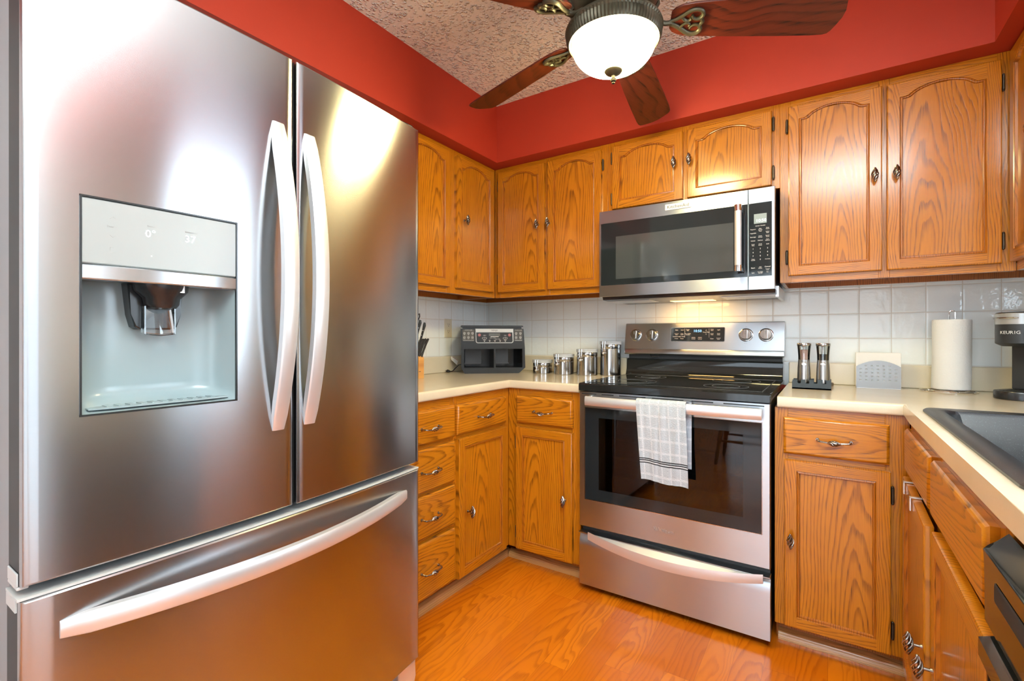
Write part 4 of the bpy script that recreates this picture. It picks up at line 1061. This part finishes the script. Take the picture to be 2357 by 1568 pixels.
# air fryer, turned to face the room across the corner
AR = R(43.4); a0 = Matrix.Rotation(-AR, 3, 'Z') @ Vector((-1.641, 2.2825, 0)); ax, ay = a0.x, a0.y
T = Thing('air_fryer', 'black double-drawer air fryer in the corner with both baskets missing', 'air fryer', (ax, ay + .1, ZT), AR)
g = lambda x: ax + x; D_ = .205
b = MB(); zz = lambda z: ZT + z
tap = lambda x, y: ax + x * (1 - .12 * max(0., (y - .06)) / .145)
def slab(poly, y0, y1, m=0, bev=.004):
    b.loft([[(tap(x, y), ay + y, zz(z)) for x, z in poly] for y in (y0, y1)], m)
slab([(-.183, .1435), (.194, .1435), (.1855, .262), (-.187, .262)], 0, D_)
slab([(-.1624, .0), (.158, .0), (.197, .033), (-.1835, .033)], 0, D_)
slab([(-.1835, .033), (-.166, .033), (-.166, .1435), (-.183, .1435)], 0.003, D_); slab([(.179, .033), (.197, .033), (.194, .1435), (.179, .1435)], .003, D_)
slab([(.0085, .033), (.0188, .033), (.0188, .1435), (.0085, .1435)], .004, D_)
slab([(-.166, .033), (.179, .033), (.179, .1435), (-.166, .1435)], .19, D_)
T.part('housing', b, 'charcoal')
b = MB(); slab([(-.1875, .2715), (.1825, .2715), (.182, .2785), (.177, .2815), (-.182, .2815), (-.187, .2785)], -.004, D_); slab([(-.176, .262), (.174, .262), (.174, .2715), (-.176, .2715)], .006, D_ - .01)
T.part('lid', b, 'blacksat')
for xa, xb in ((-.160, -.055), (.024, .118)):
    b = MB(); slab([(xa, .052), (xb, .052), (xb, .142), (xa, .142)], .120, .189); b.box(g(xa), g(xb), ay + .117, ay + .189, zz(.050), zz(.053))
    T.part('slot_liner', b, 'graypanel' if False else plain('dark_steel_liner', (.05, .05, .052), .35, .4))
b = MB(); b.prism([(g(-.1005), zz(.2615))] + [(g(x), zz(z)) for x, z in ((-.0985, .188), (-.0955, .1815), (-.088, .1775), (.1135, .1775), (.121, .1815), (.124, .188), (.123, .2615))], XZ, ay - .004, ay + .002); FP = T.part('fascia_frame', b, 'graypanel')
b = MB(); b.prism([(g(-.0965), zz(.2405)), (g(-.0945), zz(.188)), (g(-.088), zz(.1815)), (g(.1125), zz(.1815)), (g(.119), zz(.188)), (g(.1175), zz(.2405))], XZ, ay - .0045, ay); T.part('control_glass', b, 'blacksat', FP)
b = MB(); b.text('NINJA', (g(.0115), ay - .0046, zz(.2515)), .0125, sx=1.1); T.part('lettering', b, 'inkdark', FP)
b = MB()
yf = ay - .0050
b.box(g(-.012), g(.036), yf, yf + .0004, zz(.2135), zz(.2165))
for x in (-.0485, .0745):
    b.tube([(g(x) + .013 * math.cos(t), yf, zz(.2065) + .0062 * math.sin(t)) for t in [2 * PI * i / 20 for i in range(20)]], .0007, 4, loop=True)
b.text('1', (g(-.0485), yf, zz(.2065)), .008); b.text('2', (g(.0745), yf, zz(.2065)), .008)
b.text('MATCH  COOK', (g(0), yf, zz(.2068)), .005); b.text('SMART FINISH', (g(.030), yf, zz(.2015)), .0045)
for i, s_ in enumerate(('AIR FRY', 'BROIL', 'ROAST', 'BAKE', 'REHEAT')):
    x = -.048 + .0308 * i; b.text(s_, (g(x), yf, zz(.1945)), .0044); b.box(g(x) - .003, g(x) + .003, yf, yf + .0003, zz(.1872), zz(.1905))
b.text('- TEMP +', (g(-.048), yf, zz(.2225)), .0055); b.text('- TIME +', (g(.074), yf, zz(.2225)), .0055)
T.part('control_legend', b, 'ink', FP)
b = MB()
for x in (-.0775, .1): b.lathe([(.0085, 0), (.0085, .0006), (.001, .0007)], seg=20, frame=Matrix.Translation((g(x), ay - .0045, zz(.225))) @ Matrix.Rotation(R(90), 4, 'X'))
T.part('power_buttons', b, 'redprint', FP)
b = MB(); b.box(g(-.022), g(.044), ay - .0049, ay - .0045, zz(.2185), zz(.235)); T.part('display_window', b, plain('unlit_display', (.09, .09, .08), .1), FP)
for xa, xb in ((-.176, -.106), (.128, .179)):
    b = MB(); b.box(g(xa), g(xb), ay - .0008, ay + .0005, zz(.190), zz(.2565)); ST = T.part('sticker', b, 'inkdark')
    b = MB(); y_ = ay - .0010
    b.text('COOKING GUIDE', (g((xa + xb) / 2), y_, zz(.2535)), .0055); b.box(g(xa + .004), g(xb - .004), y_, y_ + .0002, zz(.1915), zz(.193))
    n_ = 3 if xb < 0 else 2
    for i in range(n_):
        for j in range(2):
            x = xa + (xb - xa) * (i + .5) / n_; z = .2355 - .024 * j
            b.tube([(g(x) + .006 * math.cos(t), y_, zz(z) + .0055 * math.sin(t)) for t in [2 * PI * q / 12 for q in range(12)]], .0008, 4, loop=True)
            b.text(('FRIES', 'WINGS', 'FISH', 'STEAK', 'VEG', 'BACON')[i * 2 + j], (g(x), y_, zz(z - .0095)), .0042); b.text('400', (g(x), y_, zz(z)), .0046)
    T.part('sticker_print', b, 'ink', ST)
# cord with plug and tag, lying left of the fryer
def fl(x, y, z): v = Matrix.Rotation(-AR, 3, 'Z') @ Vector((x, y, 0)); return (v.x, v.y, z)
b = MB(); b.tube([fl(*p) for p in ((-1.87, 2.335, .935), (-1.878, 2.30, .960), (-1.886, 2.27, .957), (-1.893, 2.246, .938), (-1.895, 2.225, .9225), (-1.896, 2.205, .9195), (-1.896, 2.19, .920))], .0032, 8); CD = T.part('power_cord', b, 'blackpl')
b = MB(); b.tube([fl(*p) for p in ((-1.896, 2.202, .920), (-1.896, 2.195, .921), (-1.897, 2.178, .924), (-1.897, 2.172, .924))], [.004, .007, .0095, .006], 10)
for dz in (-.004, .004): b.cyl(fl(-1.897, 2.172, .924 + dz), fl(-1.897, 2.158, .924 + dz), .0011, seg=6)
T.part('plug', b, 'blackpl', CD)
b = MB()
tg = [(-1.905, 2.218, 1.003), (-1.905, 2.228, 1.0115), (-1.889, 2.268, .985), (-1.886, 2.252, .957), (-1.898, 2.215, .988)]
va = b.vs([fl(*p) for p in tg]); b.face(va); vb = b.vs([fl(p[0] - .0006, p[1], p[2]) for p in tg]); b.face(list(reversed(vb)))
for i in range(5): b.face([va[i], va[(i + 1) % 5], vb[(i + 1) % 5], vb[i]])
TG = T.part('warning_tag', b, 'paper', CD)
b = MB()
p0, p1, p2 = Vector(tg[1]), Vector(tg[2]), Vector(tg[3])
e1 = (p1 - p0); e2 = (p2 - p1); nn = e1.cross(e2).normalized(); nn = nn if nn.x > 0 else -nn
def tagq(u0, u1, w0, w1): return [fl(*(p0 + e1 * u + e2 * w + nn * .0007)) for u, w in ((u0, w0), (u1, w0), (u1, w1), (u0, w1))]
b.poly(tagq(.06, .94, .06, .17), 1)
for i in range(6): b.poly(tagq(.12, .72 + .03 * (i % 3), .30 + .1 * i, .325 + .1 * i), 0)
T.part('tag_print', b, ['inkgrey', plain('orange_print', (.45, .12, .05), .6)], TG)
# canisters
for (x, y, ht, ball, lab) in ((-1.408, 2.466, .0800, .0215, 'shortest stainless clamp-lid canister, first in the row by the air fryer'), (-1.266, 2.462, .1165, .060, 'stainless clamp-lid canister second shortest of the four in a row'),
                              (-1.130, 2.4825, .146, .086, 'stainless clamp-lid canister second tallest of the four in a row'), (-1.014, 2.541, .190, .125, 'tallest stainless clamp-lid canister, beside the range')):
    T = Thing('canister', lab, 'canister', (x, y, ZT), group='row of steel canisters')
    r = .0575
    b = MB(); hb = ht - .020
    b.lathe([(.001, 0), (r - .002, 0), (r, .002), (r, hb - .024), (r - .0015, hb - .0225), (r - .0015, hb - .0205), (r, hb - .019), (r, hb), (r - .001, hb + .002), (r - .004, hb + .002), (r - .004, .004), (.001, .004)], 0, 0, 48)
    for v in b.bm.verts: v.co += Vector((x, y, ZT))
    T.part('canister_body', b, 'chrome_s', angle=50)
    b = MB(); b.lathe([(.001, ht - .003), (r - .006, ht - .003), (r - .002, ht), (r + .0025, ht), (r + .003, ht - .008), (r + .0015, ht - .010), (r + .0028, ht - .012), (r + .0025, ht - .017), (r - .001, ht - .0178), (.001, ht - .0178)], 0, 0, 48)
    for v in b.bm.verts: v.co += Vector((x, y, ZT))
    T.part('lid', b, plain('grey_clear_lid', (.50, .52, .55), .08) if 'grey_clear_lid' not in bpy.data.materials else bpy.data.materials['grey_clear_lid'], angle=50)
    a = math.atan2(-y, -x) - R(36); dr = Vector((math.cos(a), math.sin(a), 0)); tn = Vector((-dr.y, dr.x, 0)); c = Vector((x, y, ZT))
    b = MB(); top = c + dr * (r + .004) + Vector((0, 0, ht - .001)); zb = ball
    for sg in (-1, 1):
        b.tube([c + dr * (r - .006) + tn * .008 * sg + Vector((0, 0, ht + .001)), top + tn * .008 * sg, c + dr * (r + .006) + tn * .0075 * sg + Vector((0, 0, (ht + zb) / 2 + .006)), c + dr * (r + .004) + tn * .006 * sg + Vector((0, 0, zb + .012))], .0013, 6)
        b.tube([c + dr * (r + .001) + tn * .010 * sg + Vector((0, 0, hb - .020)), c + dr * (r + .006) + tn * .007 * sg + Vector((0, 0, zb + .018))], .0013, 6)
    b.tube([c + dr * (r + .0055) + Vector((0, 0, zb + .030)), c + dr * (r + .005) + Vector((0, 0, zb + .006))], .0028, 6)
    CL = T.part('clasp', b, 'chrome')
    b = MB(); b.sphere(c + dr * (r + .0085) + Vector((0, 0, zb)), .0085, seg=16); T.part('clasp_ball', b, 'chrome', CL)

# ------------------------------------------------------------------ towel on the oven handle
b = MB(); L_back, L_front = .26, .315
path = []
def tow(u, v):
    s_ = v * (L_back + L_front + .03)
    if s_ < L_back: y, z = 1.9335, .876 - (L_back - s_); fr = 0
    elif s_ < L_back + .03:
        t = (s_ - L_back) / .03; y = 1.9335 - .033 * t; z = .876 + .0035 * math.sin(PI * t); fr = 0
    else: d = s_ - L_back - .03; y = 1.9005 - .004 * min(1, d / .05); z = .876 - d; fr = d / L_front
    xl, xr = -.6503 + .0249 * fr, -.4548 + .0115 * fr
    wv = .0028 * math.sin(u * 13 + 1) * min(1, abs(s_ - L_back - .015) / .08) + .0016 * math.sin(u * 29 + v * 9)
    if s_ >= L_back + .03: y -= abs(wv) + .0012
    else: y += abs(wv) * .5 if s_ < L_back else 0
    z += .0025 * math.sin(u * 9) * fr - .010 * u * fr
    if s_ < L_back: xl += .008; xr += .014
    return (xl + (xr - xl) * u, y, z)
b.grid(tow, 36, 70)
tw = single('dish_towel', b, 'towel', 'grey waffle dish towel with dark stripes hung over the oven handle', 'towel', angle=80)
md = tw.modifiers.new('thickness', 'SOLIDIFY'); md.thickness = .0022; md.offset = 0

# ------------------------------------------------------------------ things on the right countertop
T = Thing('mill_stand', 'slate grey notched stand holding the salt and pepper mills', 'stand', (-.056, 2.355, ZT))
b = MB(); x0, x1 = -.125, .012
b.box(x0, x1, 2.318, 2.392, ZT, ZT + .006)
top = [(x0, 0), (x1, 0), (x1, .040)] + [(-.0055, .040), (-.0055, .024), (-.018, .024), (-.018, .040), (-.0353, .040), (-.0353, .025), (-.048, .025), (-.048, .040), (-.0636, .039), (-.0636, .024), (-.0765, .024), (-.0765, .039)] + [(-.093, .038), (-.093, .027), (-.096, .0225), (-.1025, .0225), (-.1055, .027), (-.1055, .038), (x0 + .002, .038)]
for y0 in (2.318, 2.389): b.prism([(x, ZT + z) for x, z in top], XZ, y0, y0 + .003)
b.box(x0, x0 + .003, 2.321, 2.389, ZT, ZT + .030); b.box(x1 - .003, x1, 2.321, 2.389, ZT, ZT + .030)
T.part('stand_body', b, 'tray')
for x, fillm, fh, nm, lab in ((-.0830, 'saltpink', .0395, 'salt_mill', 'steel and clear salt mill filled with pink salt'), (-.0160, 'pepper', .0240, 'pepper_mill', 'steel and clear pepper mill filled with black peppercorns')):
    y = 2.355; z0 = ZT + .0065
    T = Thing(nm, lab, 'salt mill' if nm[0] == 's' else 'pepper mill', (x, y, z0), group='steel salt and pepper mills')
    b = MB(); b.lathe([(.001, 0), (.0240, 0), (.0250, .003), (.0248, .035), (.0232, .080), (.0212, .1135), (.001, .1135)], 0, 0, 36)
    for v in b.bm.verts: v.co += Vector((x, y, z0))
    T.part('mill_base', b, 'milled', angle=50)
    b = MB(); b.lathe([(.0208, .1137), (.0212, .130), (.0230, .155), (.0245, .1715), (.0235, .1715), (.0220, .155), (.0200, .130), (.0198, .1137)], 0, 0, 32, cap=False)
    for v in b.bm.verts: v.co += Vector((x, y, z0))
    T.part('clear_barrel', b, 'clear', angle=50)
    b = MB(); b.lathe([(.001, .114), (.0178, .114), (.0182, .114 + fh * .55), (.0170, .114 + fh), (.001, .114 + fh + (.004 if nm[0] == 's' else 0))], 0, 0, 24)
    for v in b.bm.verts:
        v.co += Vector((x + random.uniform(-.0008, .0008), y + random.uniform(-.0008, .0008), z0 + random.uniform(-.0006, .0006)))
    T.part('filling', b, fillm, kind='stuff')
    b = MB(); b.lathe([(.0055, .114), (.0055, .168), (.009, .172), (.001, .172)], 0, 0, 16)
    for v in b.bm.verts: v.co += Vector((x, y, z0))
    T.part('drive_rod', b, 'satin')
    b = MB(); b.lathe([(.001, .1718), (.0255, .1718), (.0262, .1728), (.0262, .1815), (.0250, .183), (.001, .183)], 0, 0, 36)
    for v in b.bm.verts: v.co += Vector((x, y, z0))
    T.part('cap', b, 'chrome_s', angle=50)
    b = MB(); cdir = Vector((-x, -y, 0)).normalized(); rt = Vector((-cdir.y, cdir.x, 0)); cc = Vector((x, y, z0 + .0985)) + cdir * .0230
    b.tube([cc + rt * (.0085 * math.cos(t)) + Vector((0, 0, .0065 * math.sin(t))) + cdir * (.0012 - .0020 * math.cos(t) ** 2) for t in [2 * PI * i / 24 for i in range(24)]], .0010, 6, loop=True)
    b.text('CA', cc + cdir * .0006, .0085, right=rt, up=(0, 0, 1))
    T.part('emblem', b, 'chrome')
b = MB(); b.lathe([(.001, 0), (.017, 0), (.018, .002), (.018, .013), (.016, .016), (.008, .017), (.001, .017)], 0, 0, 24)
for v in b.bm.verts: v.co += Vector((.004, 2.520, ZT))
single('small_lid', b, 'pewter', 'small round grey metal lid lying behind the pepper mill', 'lid')
# napkin holder with napkins
T = Thing('napkin_holder', 'perforated steel napkin holder with arched plates, beside the mills', 'napkin holder', (.177, 2.545, ZT))
def plate(y):
    b = MB(); x0, x1, zs = .1018, .2508, ZT + .0905; N = 24
    holes = [(.1347 + .0197 * i, ZT + .094) for i in range(5)] + [(.1162 + .0197 * i, ZT + .0795 - .0152 * j) for j in range(4) for i in range(7)]
    outl = [(x0, ZT + .001), (x1, ZT + .001), (x1, zs)] + [(x1 + (x0 - x1) * i / N, zs + .026 * math.sin(PI * i / N) ** .85) for i in range(1, N)] + [(x0, zs)]
    vs = []; es = []
    bm = b.bm
    def loop(pts):
        v = [bm.verts.new((x, y, z)) for x, z in pts]
        return [bm.edges.new((v[i], v[(i + 1) % len(v)])) for i in range(len(v))]
    es += loop(outl)
    for hx, hz in holes: es += loop([(hx + .0042 * math.cos(2 * PI * i / 12), hz + .0033 * math.sin(2 * PI * i / 12)) for i in range(12)])
    bmesh.ops.triangle_fill(bm, use_beauty=True, use_dissolve=False, edges=es)
    o = T.part('perforated_plate', b, 'holder'); o.data.polygons.foreach_set('use_smooth', [False] * len(o.data.polygons)); m = o.modifiers.new('thickness', 'SOLIDIFY'); m.thickness = .0012; return o
plate(2.5175); plate(2.572)
b = MB(); b.box(.1018, .2508, 2.5175, 2.572, ZT, ZT + .0015); T.part('base_plate', b, 'satin')
for i in range(1):
    b = MB(); 
    for k in range(12): b.box(.1005 + .0004 * (k % 3), .2520 - .0004 * (k % 2), 2.5205 + k * .0040, 2.5242 + k * .0040, ZT + .0018, ZT + .149 - .0005 * (k % 3), 0, .0008, 1)
    single('paper_napkins', b, 'paper', 'stack of white paper napkins standing in the steel holder', 'napkins')
# paper towel holder and roll
T = Thing('paper_towel_holder', 'chrome wire paper towel holder with a looped top', 'paper towel holder', (.402, 2.530, ZT))
b = MB(); cx, cy = .395, 2.515
b.tube([(cx + .086 * math.cos(t), cy + .072 * math.sin(t), ZT + .0028) for t in [2 * PI * i / 40 for i in range(40)]], .0028, 8, loop=True)
b.tube([(cx + .060 * math.cos(t), cy + .050 * math.sin(t), ZT + .0062) for t in [2 * PI * i / 40 for i in range(40)]], .0024, 8, loop=True)
for t in (.3, 1.9, 3.4, 5.0): b.tube([(cx + .086 * math.cos(t), cy + .072 * math.sin(t), ZT + .004), (.4045, 2.530, ZT + .0070)], .0024, 8)
T.part('wire_base', b, 'chrome')
b = MB(); s_ = .0088
b.tube([(.4088 - s_, 2.53, ZT + .006)] + [(.4088 - s_, 2.53, ZT + .30)] + [(.4088 - s_ * math.cos(PI * i / 8), 2.53, ZT + .3095 + .0095 * math.sin(PI * i / 8)) for i in range(9)] + [(.4088 + s_, 2.53, ZT + .006)], .0024, 8)
T.part('looped_post', b, 'chrome')
b = MB(); xr, yr = .4085, 2.530; N = 48; rings = []
for r, z in ((.0205, .0105), (.0575, .0105), (.0595, .014), (.0585, .15), (.0592, .280), (.058, .2835), (.0205, .2835), (.0205, .0105)):
    ring = []
    for i in range(N):
        a = 2 * PI * i / N; q = .0012 * math.sin(a * 3 + z * 14) if r > .03 else 0; ring.append((xr + (.4085 - .002 - xr) + (r + q) * math.cos(a) + (z - .15) * .010, yr + (r + q) * math.sin(a), ZT + z))
    rings.append(ring)
b.loft(rings, cap=False); single('paper_towel_roll', b, 'roll', 'white quilted paper towel roll on the chrome wire holder', 'paper towels', angle=50)
# coffee maker, turned toward the room
KR = R(-38); k0 = Matrix.Rotation(-KR, 3, 'Z') @ Vector((.556, 2.350, 0)); kx, ky = k0.x, k0.y
T = Thing('coffee_maker', 'slim black pod coffee maker with a silver top band by the right corner', 'coffee maker', (kx, ky + .08, ZT), KR)
def stad(r, back, n=20): return [(kx + r * math.cos(PI + PI * i / n), ky + r * math.sin(PI + PI * i / n)) for i in range(n + 1)] + [(kx + r, ky + back), (kx - r, ky + back)]
def stack(levels, back, mat, name, parent=None):
    b = MB(); b.loft([[(x, y, ZT + z) for x, y in stad(r, back)] for r, z in levels]); return T.part(name, b, mat, parent, angle=40)
stack([(.064, 0), (.067, .002), (.067, .026), (.0655, .029), (.063, .0295)], .20, 'blacksat', 'drip_base')
b = MB()
for i in range(-3, 4): b.box(kx + i * .013 - .003, kx + i * .013 + .003, ky - .05 + abs(i) * .006, ky + .05, ZT + .0296, ZT + .0305)
T.part('drip_grate', b, 'blackpl')
b = MB(); b.box(kx - .052, kx + .052, ky + .060, ky + .20, ZT + .0295, ZT + .205, 0, .004, 2); T.part('column', b, 'blackpl')
stack([(.045, .184), (.060, .1925), (.0625, .195), (.0625, .2600)], .20, 'blackpl', 'brew_head')
stack([(.0630, .2602), (.0630, .2960), (.0615, .2985)], .20, 'graypanel' if False else plain('silver_grey_plastic', (.46, .47, .48), .35, .6), 'top_band')
stack([(.0615, .2986), (.058, .3015)], .195, 'blacksat', 'top_lid')
b = MB()
b.tube([(kx + .0645 * math.cos(t), ky + .0645 * math.sin(t), ZT + .2815) for t in [PI + PI * (.12 + .50 * i / 14) for i in range(15)]], [.0012] + [.0030] * 13 + [.0012], 8); T.part('lid_handle', b, 'chrome_s')
b = MB()
word = 'KEURIG'; wid = [.0098, .0088, .0100, .0098, .0062, .0104]; tot = sum(wid); pos_ = -tot / 2
for ch, w_ in zip(word, wid):
    s0 = pos_ + w_ / 2; pos_ += w_; t = 1.5 * PI + s0 / .0625; nx, ny = math.cos(t), math.sin(t)
    b.text(ch, (kx + .0628 * nx, ky + .0628 * ny, ZT + .2315), .0150, right=(-ny, nx, 0), up=(0, 0, 1), sx=1.05)
T.part('lettering', b, 'ink')

# ------------------------------------------------------------------ dining chair and chandelier behind the viewpoint, seen only in reflections
T = Thing('dining_chair', 'turned-leg wooden dining chair standing behind the viewpoint', 'chair', (-.62, -.80, 0))
cx, cy = -.62, -.80
b = MB(); b.prism(rrect(cx - .21, cx + .21, cy - .20, cy + .20, .08, 6), XY, .43, .455, 0, .008, 2); T.part('seat', b, 'chairwood')
for sx in (-1, 1):
    for sy in (-1, 1):
        p0, p1 = Vector((cx + sx * .15, cy + sy * .14, .43)), Vector((cx + sx * .205, cy + sy * .20, .001))
        b = MB(); ts = [0, .1, .14, .2, .35, .5, .56, .6, .66, .8, .86, .9, 1]; rs = [.013, .014, .019, .014, .020, .023, .014, .019, .014, .020, .013, .017, .011]
        b.tube([p0.lerp(p1, t) for t in ts], rs, 12); T.part('leg', b, 'chairwood')
b = MB(); b.tube([(cx - .18, cy + .17, .21), (cx, cy + .17, .21), (cx + .18, cy + .17, .21)], [.009, .014, .009], 10); b.tube([(cx - .18, cy - .17, .21), (cx + .18, cy - .17, .21)], .010, 10); T.part('stretcher', b, 'chairwood')
for i in range(7):
    x = cx - .18 + .06 * i; b = MB(); b.tube([(x, cy - .17, .45), (x * 1.0 + (x - cx) * .15, cy - .23, .95)], .007, 8); T.part('spindle', b, 'chairwood')
b = MB(); b.tube([(cx - .22, cy - .235, .95), (cx, cy - .255, .99), (cx + .22, cy - .235, .95)], .018, 10, flat=1.6); T.part('top_rail', b, 'chairwood')
T = Thing('chandelier', 'bronze chandelier with glass bell shades hanging behind the viewpoint', 'chandelier', (-.75, -1.7, 1.75))
cx, cy = -.75, -1.7
b = MB(); b.lathe([(.001, 2.4375), (.06, 2.437), (.05, 2.41), (.006, 2.40), (.006, 2.10), (.02, 2.08), (.03, 2.0), (.015, 1.92), (.025, 1.88), (.001, 1.85)], cx, cy, 20); T.part('stem', b, 'antique')
for k in range(5):
    a = 2 * PI * k / 5 + .3; p = lambda r, z: (cx + r * math.cos(a), cy + r * math.sin(a), z)
    b = MB(); b.tube([p(.02, 1.93), p(.10, 1.86), p(.19, 1.85), p(.25, 1.91), p(.26, 1.97)], .007, 8); AM = T.part('arm', b, 'antique')
    b = MB(); b.lathe([(.025, 1.97), (.04, 1.99), (.055, 2.03), (.075, 2.09)], *p(.26, 0)[:2], 20, cap=False); T.part('shade', b, plain('frosted_shade', (.75, .72, .66), .4) if 'frosted_shade' not in bpy.data.materials else bpy.data.materials['frosted_shade'], AM)
